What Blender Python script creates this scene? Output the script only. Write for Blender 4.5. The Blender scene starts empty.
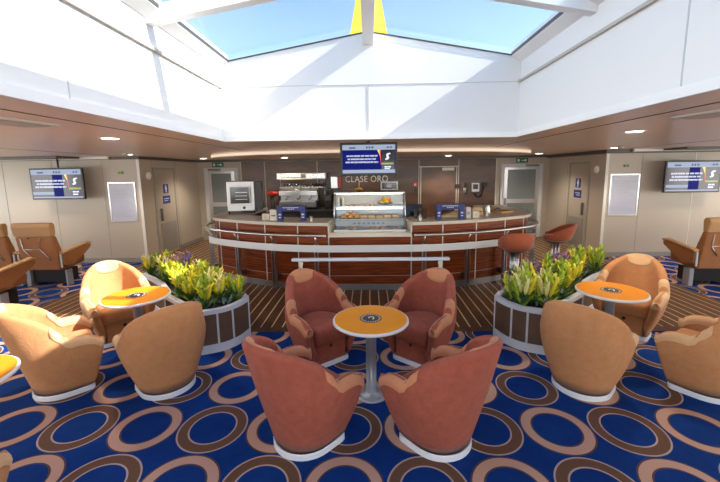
import bpy, bmesh, math, random
from mathutils import Vector, Matrix
random.seed(7)
R = math.radians
scene = bpy.context.scene
COL = scene.collection
PI = math.pi

# ------------------------------------------------------------------ materials
MATS = {}
def mat(name, col=(.8,.8,.8), rough=.5, metal=0., spec=.5, emit=None, estr=0., coat=0., sheen=0., noise=None, bump=None):
    """noise=(scale, amount, second colour); bump=(scale, strength)"""
    m = bpy.data.materials.new(name); m.use_nodes = True
    nt = m.node_tree; b = nt.nodes['Principled BSDF']
    b.inputs['Base Color'].default_value = (*col, 1)
    b.inputs['Roughness'].default_value = rough
    b.inputs['Metallic'].default_value = metal
    b.inputs['Specular IOR Level'].default_value = spec
    b.inputs['Coat Weight'].default_value = coat
    b.inputs['Sheen Weight'].default_value = sheen
    if emit:
        b.inputs['Emission Color'].default_value = (*emit, 1)
        b.inputs['Emission Strength'].default_value = estr
    tc = nt.nodes.new('ShaderNodeTexCoord')
    if noise:
        n = nt.nodes.new('ShaderNodeTexNoise'); n.inputs['Scale'].default_value = noise[0]; n.inputs['Detail'].default_value = 5
        n.inputs['Roughness'].default_value = .62
        nt.links.new(tc.outputs['Object'], n.inputs['Vector'])
        r = nt.nodes.new('ShaderNodeValToRGB'); r.color_ramp.elements[0].position = .5-noise[1]; r.color_ramp.elements[1].position = .5+noise[1]
        r.color_ramp.elements[0].color = (*noise[2], 1); r.color_ramp.elements[1].color = (*col, 1)
        nt.links.new(n.outputs['Fac'], r.inputs['Fac']); nt.links.new(r.outputs['Color'], b.inputs['Base Color'])
    if bump:
        n2 = nt.nodes.new('ShaderNodeTexNoise'); n2.inputs['Scale'].default_value = bump[0]; n2.inputs['Detail'].default_value = 3
        nt.links.new(tc.outputs['Object'], n2.inputs['Vector'])
        bp = nt.nodes.new('ShaderNodeBump'); bp.inputs['Strength'].default_value = bump[1]; bp.inputs['Distance'].default_value = .01
        nt.links.new(n2.outputs['Fac'], bp.inputs['Height']); nt.links.new(bp.outputs['Normal'], b.inputs['Normal'])
    MATS[name] = m
    return m

def node_math(nt, op, a, b=None, c=None):
    n = nt.nodes.new('ShaderNodeMath'); n.operation = op
    for i, v in enumerate((a, b, c)):
        if v is None: continue
        if isinstance(v, (int, float)): n.inputs[i].default_value = v
        else: nt.links.new(v, n.inputs[i])
    return n.outputs[0]
def node_mix(nt, fac, a, b):
    n = nt.nodes.new('ShaderNodeMix'); n.data_type = 'RGBA'
    for s, v in ((0, fac), (6, a), (7, b)):
        if isinstance(v, (int, float)): n.inputs[s].default_value = v
        elif isinstance(v, tuple): n.inputs[s].default_value = (*v, 1)
        else: nt.links.new(v, n.inputs[s])
    return n.outputs[2]

mat('white_paint', (.84,.835,.82), .42)
mat('white_trim', (.90,.90,.89), .3)
mat('groove_grey', (.58,.58,.58), .5)
mat('ledge_beige', (.50,.46,.40), .4)
mat('wall_panel', (.52,.455,.375), .38)
mat('wall_joint', (.36,.33,.29), .5)
mat('bright_edge', (.78,.76,.72), .35)
mat('ceiling_panel', (.84,.63,.49), .30, spec=.6)
mat('ceiling_groove', (.08,.05,.04), .5)
mat('coving_dark', (.10,.085,.075), .4)
mat('door_leaf', (.44,.385,.315), .42)
mat('door_vent', (.30,.29,.27), .5)
mat('frosted_glass', (.20,.235,.25), .22, spec=.6)
mat('steel', (.62,.62,.64), .28, metal=1.)
mat('brushed_steel', (.50,.50,.52), .38, metal=1.)
mat('dark_steel', (.25,.25,.26), .35, metal=1.)
mat('light_grey_paint', (.52,.55,.62), .4)
mat('chair_base', (.72,.75,.82), .35)
mat('black', (.012,.012,.013), .35)
mat('dark_grey', (.05,.05,.052), .4)
mat('red_suede', (.38,.104,.068), .88, spec=.15, sheen=.08, noise=(16,.24,(.29,.072,.045)), bump=(40,.25))
mat('red_pad', (.56,.24,.12), .8, spec=.2, sheen=.2, noise=(14,.3,(.50,.20,.10)), bump=(40,.1))
mat('tan_suede', (.56,.27,.12), .88, spec=.15, sheen=.08, noise=(16,.24,(.48,.215,.088)), bump=(40,.25))
mat('tan_pad', (.70,.44,.24), .8, spec=.2, sheen=.2, noise=(14,.3,(.64,.38,.20)), bump=(40,.1))
mat('stool_suede', (.42,.10,.045), .8, spec=.25, sheen=.3, noise=(9,.25,(.33,.075,.03)), bump=(30,.1))
mat('recliner_leather', (.36,.15,.055), .45, noise=(6,.3,(.29,.115,.04)))
mat('recliner_cover', (.50,.29,.13), .55, noise=(8,.3,(.45,.25,.11)))
mat('table_orange', (.90,.33,.012), .35, spec=.3, noise=(4,.35,(.84,.28,.01)))
mat('table_edge', (.72,.72,.74), .35)
mat('table_leg', (.40,.42,.46), .35, metal=.4)
mat('counter_top', (.72,.66,.56), .3, noise=(60,.3,(.66,.60,.50)))
mat('cream', (.80,.74,.62), .4)
mat('planter_wood', (.17,.10,.06), .4, noise=(5,.3,(.10,.06,.038)))
mat('planter_white', (.66,.68,.74), .4)
mat('soil', (.03,.022,.016), .9)
mat('leaf_green', (.07,.17,.03), .6, noise=(20,.3,(.035,.10,.02)))
mat('leaf_lime', (.42,.52,.03), .6, noise=(14,.3,(.24,.38,.02)))
mat('leaf_yellow', (.86,.68,.03), .6, noise=(14,.3,(.62,.60,.03)))
mat('leaf_cream', (.80,.74,.30), .6)
mat('leaf_purple', (.40,.19,.24), .6, noise=(14,.3,(.26,.15,.12)))
mat('leaf_violet', (.24,.15,.32), .6)
mat('leaf_silver', (.27,.34,.34), .7, noise=(20,.3,(.10,.16,.14)))
mat('sign_blue', (.012,.03,.22), .35)
mat('sign_text', (.75,.78,.85), .4)
mat('poster_paper', (.58,.60,.72), .25, noise=(5,.3,(.52,.54,.66)))
mat('poster_line', (.40,.43,.58), .5)
mat('green_sign', (.02,.16,.05), .4)
mat('red_plastic', (.45,.03,.02), .35)
mat('bread', (.62,.34,.12), .6, noise=(12,.3,(.50,.24,.07)))
mat('bread_pale', (.78,.60,.35), .6)
mat('fruit_yellow', (.80,.55,.03), .4)
mat('fruit_orange', (.80,.25,.02), .4)
mat('fruit_red', (.50,.05,.03), .35)
mat('porcelain', (.82,.76,.68), .3)
mat('meat_pink', (.55,.25,.18), .5)
mat('tray_white', (.72,.76,.82), .35)
mat('card_blue', (.35,.42,.62), .4)
mat('bottle_brown', (.08,.03,.01), .15)
mat('funnel_yellow', (.85,.62,.03), .45)
mat('deck_white', (.75,.76,.78), .5)
mat('letter_silver', (.90,.87,.82), .5)
mat('screen_black', (.008,.008,.01), .12, spec=.6)
mat('screen_blue', (.004,.005,.02), .3, spec=.05, emit=(.001,.004,.11), estr=.8)
mat('screen_pale', (.05,.05,.06), .2, spec=.15, emit=(.45,.55,.75), estr=.45)
mat('screen_text', (.05,.05,.06), .15, emit=(.7,.75,.95), estr=.7)
mat('screen_red', (.02,.01,.01), .15, emit=(.9,.08,.05), estr=.8)
mat('screen_yellow', (.02,.01,.01), .15, emit=(.9,.65,.05), estr=.9)
mat('screen_dusk', (.03,.03,.035), .12, spec=.35, emit=(.08,.065,.085), estr=.6)
mat('screen_green', (.02,.02,.01), .15, emit=(.25,.32,.06), estr=.7)
mat('lamp_glow', (.9,.9,.85), .5, emit=(1.,.90,.74), estr=7.)
mat('strip_glow', (.9,.85,.75), .5, emit=(1.,.80,.60), estr=.25)
mat('case_glow', (.9,.85,.75), .5, emit=(1.,.76,.48), estr=7.)

def wood_mat(name, c1, c2, scale, rough, coat=0., spec=.5):
    m = mat(name, c1, rough, coat=coat, spec=spec)
    nt = m.node_tree; b = nt.nodes['Principled BSDF']
    tc = nt.nodes.new('ShaderNodeTexCoord'); mp = nt.nodes.new('ShaderNodeMapping'); mp.inputs['Scale'].default_value = scale
    n = nt.nodes.new('ShaderNodeTexNoise'); n.inputs['Scale'].default_value = 1.; n.inputs['Detail'].default_value = 6; n.inputs['Distortion'].default_value = .6
    nt.links.new(tc.outputs['Object'], mp.inputs['Vector']); nt.links.new(mp.outputs['Vector'], n.inputs['Vector'])
    r = nt.nodes.new('ShaderNodeValToRGB')
    r.color_ramp.elements[0].position = .36; r.color_ramp.elements[1].position = .64
    r.color_ramp.elements[0].color = (*c2, 1); r.color_ramp.elements[1].color = (*c1, 1)
    nt.links.new(n.outputs['Fac'], r.inputs['Fac']); nt.links.new(r.outputs['Color'], b.inputs['Base Color'])
    return m
wood_mat('mahogany', (.34,.075,.016), (.12,.018,.005), (2.2,2.2,62), .3, coat=.0, spec=.3)
wood_mat('brown_cladding', (.150,.078,.049), (.092,.047,.031), (1.2,1.2,3.0), .22, coat=.0, spec=.3)

def carpet_mat():
    m = mat('carpet', (.01,.03,.2), .95, spec=.1)
    nt = m.node_tree; b = nt.nodes['Principled BSDF']
    tc = nt.nodes.new('ShaderNodeTexCoord'); sp = nt.nodes.new('ShaderNodeSeparateXYZ'); nt.links.new(tc.outputs['Object'], sp.inputs[0])
    PX, PY = .527, .545
    u = node_math(nt, 'DIVIDE', node_math(nt, 'SUBTRACT', sp.outputs[0], -.18-PX/2), PX)
    v = node_math(nt, 'DIVIDE', node_math(nt, 'SUBTRACT', sp.outputs[1], 2.555-PY/2), PY)
    fu, fv = node_math(nt, 'FLOOR', u), node_math(nt, 'FLOOR', v)
    du = node_math(nt, 'SUBTRACT', node_math(nt, 'SUBTRACT', u, fu), .5)
    dv = node_math(nt, 'SUBTRACT', node_math(nt, 'SUBTRACT', v, fv), .5)
    r = node_math(nt, 'SQRT', node_math(nt, 'ADD', node_math(nt, 'MULTIPLY', du, du), node_math(nt, 'MULTIPLY', dv, dv)))
    par = node_math(nt, 'ABSOLUTE', node_math(nt, 'MODULO', node_math(nt, 'ADD', fu, fv), 2.))
    par = node_math(nt, 'GREATER_THAN', par, .5)                     # 0 brown, 1 pink
    def band(a, c): return node_math(nt, 'MULTIPLY', node_math(nt, 'GREATER_THAN', r, a), node_math(nt, 'LESS_THAN', r, c))
    full, inner = band(.318, .492), band(.340, .470)
    ns = nt.nodes.new('ShaderNodeTexNoise'); ns.inputs['Scale'].default_value = 3.; ns.inputs['Detail'].default_value = 8; ns.inputs['Roughness'].default_value = .75
    nt.links.new(tc.outputs['Object'], ns.inputs['Vector'])
    nf = nt.nodes.new('ShaderNodeTexNoise'); nf.inputs['Scale'].default_value = 160.; nf.inputs['Detail'].default_value = 2
    nt.links.new(tc.outputs['Object'], nf.inputs['Vector'])
    blue = node_mix(nt, ns.outputs['Fac'], (.002,.014,.10), (.008,.060,.29))
    brown = node_mix(nt, nf.outputs['Fac'], (.11,.058,.036), (.18,.10,.066))
    pink = node_mix(nt, nf.outputs['Fac'], (.45,.27,.205), (.60,.38,.30))
    edge = node_mix(nt, par, (.46,.35,.33), (.10,.06,.06))
    fill = node_mix(nt, par, brown, pink)
    c = node_mix(nt, full, blue, edge); c = node_mix(nt, inner, c, fill)
    nt.links.new(c, b.inputs['Base Color'])
    bp = nt.nodes.new('ShaderNodeBump'); bp.inputs['Strength'].default_value = .3; bp.inputs['Distance'].default_value = .004
    nt.links.new(nf.outputs['Fac'], bp.inputs['Height']); nt.links.new(bp.outputs['Normal'], b.inputs['Normal'])
    return m
carpet_mat()

def plank_mat():
    m = mat('deck_planks', (.1,.05,.03), .5, spec=.25)
    nt = m.node_tree; b = nt.nodes['Principled BSDF']
    tc = nt.nodes.new('ShaderNodeTexCoord'); sp = nt.nodes.new('ShaderNodeSeparateXYZ'); nt.links.new(tc.outputs['Object'], sp.inputs[0])
    u = node_math(nt, 'DIVIDE', node_math(nt, 'ADD', sp.outputs[0], .08), .14)
    fu = node_math(nt, 'FLOOR', u); d = node_math(nt, 'ABSOLUTE', node_math(nt, 'SUBTRACT', node_math(nt, 'SUBTRACT', u, fu), .5))
    line = node_math(nt, 'LESS_THAN', d, .055)
    inside = node_math(nt, 'GREATER_THAN', sp.outputs[1], 4.40)
    line = node_math(nt, 'MULTIPLY', line, inside)
    mp = nt.nodes.new('ShaderNodeMapping'); mp.inputs['Scale'].default_value = (14, 1.2, 1); nt.links.new(tc.outputs['Object'], mp.inputs['Vector'])
    n = nt.nodes.new('ShaderNodeTexNoise'); n.inputs['Scale'].default_value = 1.; n.inputs['Detail'].default_value = 5; nt.links.new(mp.outputs['Vector'], n.inputs['Vector'])
    base = node_mix(nt, n.outputs['Fac'], (.045,.018,.007), (.15,.068,.028))
    c = node_mix(nt, line, base, (.62,.45,.28))
    nt.links.new(c, b.inputs['Base Color'])
    return m
plank_mat()

def glass_mat(name, tint=(1,1,1), refl=.08):
    m = bpy.data.materials.new(name); m.use_nodes = True; nt = m.node_tree; nt.nodes.clear()
    o = nt.nodes.new('ShaderNodeOutputMaterial'); t = nt.nodes.new('ShaderNodeBsdfTransparent'); g = nt.nodes.new('ShaderNodeBsdfGlossy')
    t.inputs[0].default_value = (*tint, 1); g.inputs['Roughness'].default_value = .02
    mx = nt.nodes.new('ShaderNodeMixShader'); mx.inputs[0].default_value = refl
    nt.links.new(t.outputs[0], mx.inputs[1]); nt.links.new(g.outputs[0], mx.inputs[2]); nt.links.new(mx.outputs[0], o.inputs[0])
    MATS[name] = m
glass_mat('pane_glass', (.95,.98,1.), .04)
glass_mat('case_glass', (.93,.96,.97), .10)
glass_mat('cup_glass', (.85,.88,.88), .15)

# ------------------------------------------------------------------ mesh builder
class MB:
    def __init__(s): s.v = []; s.f = []; s.m = []; s.mats = []; s.sm = []
    def mi(s, m):
        if m not in s.mats: s.mats.append(m)
        return s.mats.index(m)
    def face(s, idx, m, smooth=False): s.f.append(tuple(idx)); s.m.append(s.mi(m)); s.sm.append(smooth)
    def box(s, x0, x1, y0, y1, z0, z1, m='black', M=None):
        b = len(s.v)
        pts = [(x0,y0,z0),(x1,y0,z0),(x1,y1,z0),(x0,y1,z0),(x0,y0,z1),(x1,y0,z1),(x1,y1,z1),(x0,y1,z1)]
        s.v += [tuple(M @ Vector(p)) if M else p for p in pts]
        for q in ((0,3,2,1),(4,5,6,7),(0,1,5,4),(1,2,6,5),(2,3,7,6),(3,0,4,7)): s.face([b+i for i in q], m)
        return s
    def prism(s, pts, z0, z1, m, smooth=False, top=None):      # outline CCW, vertical
        return s.loft([[(x,y,z0) for x,y in pts], [(x,y,z1) for x,y in pts]], m, smooth=smooth, capm=top)
    def loft(s, loops, m, smooth=True, caps=(True,True), closed=True, capm=None):
        b = len(s.v); n = len(loops[0])
        for l in loops: s.v += [tuple(p) for p in l]
        for k in range(len(loops)-1):
            for i in range(n if closed else n-1):
                j = (i+1) % n
                s.face((b+k*n+i, b+k*n+j, b+(k+1)*n+j, b+(k+1)*n+i), m, smooth)
        if caps[0]: s.face([b+i for i in reversed(range(n))], capm or m)
        if caps[1]: s.face([b+(len(loops)-1)*n+i for i in range(n)], capm or m)
        return s
    def lathe(s, prof, m, c=(0,0,0), n=24, smooth=True):      # prof [(r,z)...] bottom to top
        loops = [[(c[0]+r*math.cos(2*PI*i/n), c[1]+r*math.sin(2*PI*i/n), c[2]+z) for i in range(n)] for r, z in prof]
        return s.loft(loops, m, smooth)
    def tube(s, path, r, m, n=10, closed=False):
        P = [Vector(p) for p in path]; loops = []
        for i, p in enumerate(P):
            if closed: t = (P[(i+1)%len(P)]-P[i-1])
            else: t = (P[min(i+1,len(P)-1)]-P[max(i-1,0)])
            t.normalize(); up = Vector((0,0,1)) if abs(t.z) < .95 else Vector((1,0,0))
            a = t.cross(up).normalized(); c = t.cross(a).normalized()
            rr = r[i] if isinstance(r, (list,tuple)) else r
            loops.append([p+a*rr*math.cos(2*PI*k/n)+c*rr*math.sin(2*PI*k/n) for k in range(n)])
        if closed: loops.append(loops[0]); return s.loft(loops, m, True, (False,False))
        return s.loft(loops, m, True)
    def strip(s, path, h, t, m):      # vertical band following a plan path [(x,y)...], z0..z1, thickness t (to the outside)
        a, b = offset_path(path, 0), offset_path(path, t)
        loops = [[(p[0],p[1],h[0]), (q[0],q[1],h[0]), (q[0],q[1],h[1]), (p[0],p[1],h[1])] for p, q in zip(a, b)]
        return s.loft(loops, m, False)
    def sphere(s, c, r, m, n=10, sc=(1,1,1)):
        loops = []
        for k in range(1, n//2):
            a = -PI/2 + PI*k/(n//2)
            loops.append([(c[0]+sc[0]*r*math.cos(a)*math.cos(2*PI*i/n), c[1]+sc[1]*r*math.cos(a)*math.sin(2*PI*i/n), c[2]+sc[2]*r*math.sin(a)) for i in range(n)])
        return s.loft(loops, m)
    def build(s, name, parent=None, bevel=0, loc=None, rz=0):
        me = bpy.data.meshes.new(name); me.from_pydata(s.v, [], s.f)
        for mm in s.mats: me.materials.append(MATS[mm])
        me.polygons.foreach_set('material_index', s.m); me.polygons.foreach_set('use_smooth', s.sm)
        bm = bmesh.new(); bm.from_mesh(me); bmesh.ops.recalc_face_normals(bm, faces=bm.faces); bm.to_mesh(me); bm.free()
        o = bpy.data.objects.new(name, me); COL.objects.link(o)
        if parent: o.parent = parent
        if loc: o.location = loc
        if rz: o.rotation_euler.z = rz
        if bevel:
            md = o.modifiers.new('bevel', 'BEVEL'); md.width = bevel; md.segments = 2; md.limit_method = 'ANGLE'
        return o

def offset_path(path, d):
    out = []
    for i, p in enumerate(path):
        a = Vector(path[max(i-1,0)]); b = Vector(path[min(i+1,len(path)-1)])
        t = (b-a).normalized(); nrm = Vector((t.y, -t.x))
        out.append((p[0]+nrm.x*d, p[1]+nrm.y*d))
    return out
def smooth_path(pts, k=6):            # Catmull-Rom
    out = []; P = [Vector(p) for p in pts]
    for i in range(len(P)-1):
        p0, p1, p2, p3 = P[max(i-1,0)], P[i], P[i+1], P[min(i+2,len(P)-1)]
        for j in range(k):
            t = j/k
            out.append(tuple(.5*((2*p1)+(p2-p0)*t+(2*p0-5*p1+4*p2-p3)*t*t+(3*p1-p0-3*p2+p3)*t**3)))
    out.append(tuple(P[-1])); return out

def tag(o, label, cat, group=None, kind=None):
    o['label'] = label; o['category'] = cat
    if group: o['group'] = group
    if kind: o['kind'] = kind
    return o
def thing(name, label, cat, loc=(0,0,0), rz=0, group=None):
    o = bpy.data.objects.new(name, None); COL.objects.link(o); o.empty_display_size = .1
    o.location = loc; o.rotation_euler.z = rz
    return tag(o, label, cat, group)
def struct(o): o['kind'] = 'structure'; return o
def dup(root, loc, rz, label, group=None):
    kids = {}
    for o in bpy.data.objects:
        if o.parent: kids.setdefault(o.parent.name, []).append(o)
    def rec(o, par):
        c = o.copy(); COL.objects.link(c)
        if par: c.parent = par
        for k in kids.get(o.name, []): rec(k, c)
        return c
    r = rec(root, None); r.location = loc; r.rotation_euler.z = rz; r['label'] = label
    if group: r['group'] = group
    return r

# ------------------------------------------------------------------ the room
CZ = 2.35                 # ceiling
WX, WY = 1.77, 4.50       # skylight well
FY = 10.68                # far wall with the two glazed doors
LX, LY, RX, RY = -5.03, 7.95, 5.14, 8.15
SX, BY = 9.6, -6.0        # outer side walls and wall behind

# floor: carpet with the wooden deck let into it
def in_wood(x, y): return LX <= x <= RX and y >= 4.27
mb = MB()
def quad(x0, x1, y0, y1, m):
    b = len(mb.v); mb.v += [(x0,y0,0),(x1,y0,0),(x1,y1,0),(x0,y1,0)]; mb.face((b,b+1,b+2,b+3), m)
quad(-SX, SX, BY, 4.27, 'carpet'); quad(-SX, LX, 4.27, FY, 'carpet'); quad(RX, SX, 4.27, FY, 'carpet'); quad(LX, RX, 4.27, FY, 'deck_planks')
struct(mb.build('floor'))

# ceiling: slabs round the well
mb = MB()
for x0, x1, y0, y1 in ((-SX,-WX-.0,BY,FY), (WX+.0,SX,BY,FY), (-WX,WX,WY,FY), (-WX,WX,BY,-1.5)):
    mb.box(x0, x1, y0, y1, CZ, CZ+.008, 'ceiling_panel')
struct(mb.build('ceiling'))
# thin dark joints of the ceiling panels
mb = MB()
for s in (-1, 1):
    mb.box(s*2.18-.006, s*2.18+.006, -4, 6.4, CZ-.003, CZ+.002, 'ceiling_groove')
    mb.box(s*5.2-.006, s*5.2+.006, -4, 7.6, CZ-.003, CZ+.002, 'ceiling_groove')
struct(mb.build('trim_1'))
# dark coving along the wall tops
mb = MB()
mb.box(-SX, LX+.07, LY-.09, LY-.001, 2.29, CZ-.001, 'coving_dark'); mb.box(LX+.001, LX+.09, LY, FY-.001, 2.29, CZ-.001, 'coving_dark')
mb.box(RX-.07, SX, RY-.09, RY-.001, 2.27, CZ-.001, 'coving_dark'); mb.box(RX-.09, RX-.001, RY, FY-.001, 2.27, CZ-.001, 'coving_dark')
mb.box(LX+.09, RX-.09, FY-.09, FY-.001, 2.29, CZ-.001, 'coving_dark')
struct(mb.build('trim_2'))
# long dark recess beside the outer lounge
for s, n in ((-1,'trim_3'), (1,'trim_4')):
    mb = MB(); y = LY if s < 0 else RY
    mb.box(min(s*6.2,s*9.4), max(s*6.2,s*9.4), y-.75, y-.16, 2.31, CZ-.001, 'coving_dark')
    mb.box(min(s*5.6,s*9.4), max(s*5.6,s*9.4), y-.155, y-.10, 2.30, CZ-.001, 'bright_edge')
    struct(mb.build(n))

def wall(name, boxes, m='wall_panel', extra=()):
    mb = MB()
    for b in boxes: mb.box(*b, m)
    for b in extra: mb.box(*b[:6], b[6])
    return struct(mb.build(name))
J = .004
# left bulkhead facing us, with panel joints
wall('wall_left', [(-SX,LX,LY,LY+.12,0,CZ), (LX-.12,LX,LY+.12,FY,0,CZ)], extra=[
    (-5.86,-5.852,LY-J,LY,0,2.29,'wall_joint'), (-6.98,-6.972,LY-J,LY,0,2.29,'wall_joint'), (-8.1,-8.092,LY-J,LY,0,2.29,'wall_joint'),
    (LX-.05,LX+.012,LY-.012,LY,0,2.30,'bright_edge'), (LX,LX+.004,8.40,8.407,2.09,2.29,'wall_joint'), (LX,LX+.004,9.45,9.457,0,2.29,'wall_joint')])
wall('wall_right', [(RX,SX,RY,RY+.12,0,CZ), (RX,RX+.12,RY+.12,FY,0,CZ)], extra=[
    (5.90,5.908,RY-J,RY,0,2.27,'wall_joint'), (7.02,7.035,RY-J,RY,0,2.27,'bright_edge'), (8.1,8.108,RY-J,RY,0,2.27,'wall_joint'),
    (RX-.012,RX+.05,RY-.012,RY,0,2.28,'bright_edge'), (RX-.004,RX,9.70,9.707,0,2.27,'wall_joint')])
wall('wall_far', [(-SX,SX,FY,FY+.12,0,CZ)])
# side and rear walls with window openings
def windowed(name, axis, pos, span, sill, head, n, gap, tvec):
    mb = MB(); a0, a1 = span; w = (a1-a0-gap*(n+1))/n
    def bx(u0, u1, z0, z1):
        if axis == 'x': mb.box(pos, pos+tvec, u0, u1, z0, z1, 'wall_panel')
        else: mb.box(u0, u1, pos, pos+tvec, z0, z1, 'wall_panel')
    bx(a0, a1, 0, sill); bx(a0, a1, head, CZ)
    for i in range(n+1): bx(a0+i*(w+gap), a0+i*(w+gap)+gap, sill, head)
    struct(mb.build(name))
    for i in range(n):
        u0 = a0+gap+i*(w+gap); p = pos+tvec*.5; g = MB()
        if axis == 'x': g.box(p-.004, p+.004, u0, u0+w, sill, head, 'pane_glass')
        else: g.box(u0, u0+w, p-.004, p+.004, sill, head, 'pane_glass')
        global WN; WN += 1
        struct(g.build('window_%d' % WN))
WN = 2
windowed('wall_rear', 'y', BY, (-SX,SX), .75, 2.1, 8, .35, -.12)
windowed('wall_side', 'x', -SX, (BY,LY), .75, 2.1, 6, .35, -.12)
windowed('wall_side_opposite', 'x', SX, (BY,RY), .75, 2.1, 6, .35, .12)

# baseboards (grey)
mb = MB(); mb.box(-SX, LX+.02, LY-.025, LY-.013, 0, .10, 'door_vent'); mb.box(LX+.001, LX+.02, LY, 8.38, 0, .10, 'door_vent'); mb.box(LX+.001, LX+.02, 9.4, FY-.001, 0, .10, 'door_vent'); struct(mb.build('baseboard_left'))
mb = MB(); mb.box(RX-.02, SX, RY-.025, RY-.013, 0, .10, 'door_vent'); mb.box(RX-.02, RX-.001, RY, 8.6, 0, .10, 'door_vent'); mb.box(RX-.02, RX-.001, 9.62, FY-.001, 0, .10, 'door_vent'); struct(mb.build('baseboard_right'))

# ---- skylight well
ZS = 2.97                  # seam
ZE = 3.27; ZR = 3.56       # eave and ridge of the glazing
GX = 1.66                  # eave x
mb = MB()
Y0 = -1.5
for s in (-1, 1):
    xs = sorted((s*WX, s*(WX+.1)))
    mb.box(xs[0], xs[1], Y0-.1, WY+.1, CZ+.009, ZE+.1, 'white_paint')
# far and near gable walls
for y0, y1 in ((WY, WY+.1), (Y0-.1, Y0)):
    pts = [(-WX,CZ+.009),(WX,CZ+.009),(WX,ZE-.02),(0,ZR-.0),(-WX,ZE-.02)]
    mb.loft([[(x,y0,z) for x,z in pts], [(x,y1,z) for x,z in pts]], 'white_paint', smooth=False)
struct(mb.build('wall_skylight'))
# seams, ledges, bottom lip
mb = MB()
mb.box(-WX, WX, WY-.004, WY, ZS-.004, ZS+.004, 'groove_grey'); mb.box(-.004, .004, WY-.004, WY, CZ+.05, ZS-.004, 'groove_grey')
for s in (-1, 1):
    xs = sorted((s*WX, s*(WX-.028))); mb.box(xs[0], xs[1], Y0, WY-.001, ZS-.012, ZS+.012, 'ledge_beige')
    xs = sorted((s*WX, s*(WX-.004))); mb.box(xs[0], xs[1], 2.20, 2.208, CZ+.05, ZS-.012, 'groove_grey'); mb.box(xs[0], xs[1], .5, .508, CZ+.05, ZS-.012, 'groove_grey')
struct(mb.build('trim_5'))
mb = MB()
mb.box(-WX+.001, WX-.001, WY-.02, WY-.0005, CZ-.012, CZ+.05, 'white_trim')
for s in (-1, 1):
    xs = sorted((s*(WX-.0005), s*(WX-.02))); mb.box(xs[0], xs[1], Y0, WY-.021, CZ-.012, CZ+.05, 'white_trim')
struct(mb.build('trim_6'))
# glazing bars: eave frame, ridge beam, rafters
def slope_z(x): return ZR-(ZR-ZE)*abs(x)/GX
mb = MB()
for s in (-1, 1):
    xs = (s*(WX-.001), s*(GX+.0)); 
    a = [(xs[0],ZE-.08),(xs[1],ZE-.02),(xs[1],ZE+.06),(xs[0],ZE+.06)]
    mb.loft([[(x,Y0,z) for x,z in a], [(x,WY-.001,z) for x,z in a]], 'white_trim', smooth=False)
    mb.box(min(xs[1],xs[1]-s*.008), max(xs[1],xs[1]-s*.008), Y0, WY-.001, ZE-.012, ZE+.02, 'dark_grey')
    a = [(s*GX,ZE-.014),(s*.06,ZR-.024),(s*.06,ZR-.010),(s*GX,ZE+.0)]
    mb.loft([[(x,WY-.012,z) for x,z in a], [(x,WY-.001,z) for x,z in a]], 'dark_grey', smooth=False)
struct(mb.build('trim_7'))
mb = MB(); mb.box(-.06, .06, Y0, WY-.001, ZR-.15, ZR+.06, 'white_trim'); struct(mb.build('trim_8'))
k = 9
for y in (3.11, 1.30, -.4):
    for s in (-1, 1):
        mb = MB()
        x0, x1 = s*(WX-.002), s*.061
        def sec(x): z = slope_z(x); return [(x,y-.045,z-.105),(x,y+.045,z-.105),(x,y+.045,z+.02),(x,y-.045,z+.02)]
        mb.loft([sec(x0), sec(x1)], 'white_trim', smooth=False)
        struct(mb.build('trim_%d' % k)); k += 1
for i, s in enumerate((-1, 1)):
    a = [(s*(WX+.02),ZE+.025-.02),(s*.061,ZR+.022),(s*.061,ZR+.032),(s*(WX+.02),ZE+.035-.02)]
    mb = MB(); mb.loft([[(x,Y0-.05,z) for x,z in a], [(x,WY+.0,z) for x,z in a]], 'pane_glass', smooth=False)
    struct(mb.build('window_%d' % (i+1)))

# outside: roof deck and the ship's yellow mast seen through the glass
mb = MB()
for x0, x1, y0, y1 in ((-12,-WX-.11,BY-3,20), (WX+.11,12,BY-3,20), (-WX-.11,WX+.11,WY+.11,20), (-WX-.11,WX+.11,BY-3,-1.61)):
    mb.box(x0, x1, y0, y1, CZ+.14, CZ+.22, 'deck_white')
tag(mb.build('roof_deck'), 'white painted deck outside over the lounge roof around the skylight', 'deck', kind='structure')
t = thing('funnel_mast', 'yellow tapering mast rising outside behind the centre of the skylight', 'mast', (0,14,CZ+.22))
mb = MB(); mb.loft([[(-1.42,-.5,0),(1.44,-.5,0),(1.44,.6,0),(-1.42,.6,0)], [(-.37,-.35,5.5),(.43,-.35,5.5),(.43,.3,5.5),(-.37,.3,5.5)], [(-.2,-.2,7.5),(.22,-.2,7.5),(.22,.2,7.5),(-.2,.2,7.5)]], 'funnel_yellow', smooth=False)
mb.build('mast_column', t)
mb = MB(); mb.box(-.9, .9, -.45, -.35, 6.9, 7.0, 'white_trim'); mb.build('crossbar', t)

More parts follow.
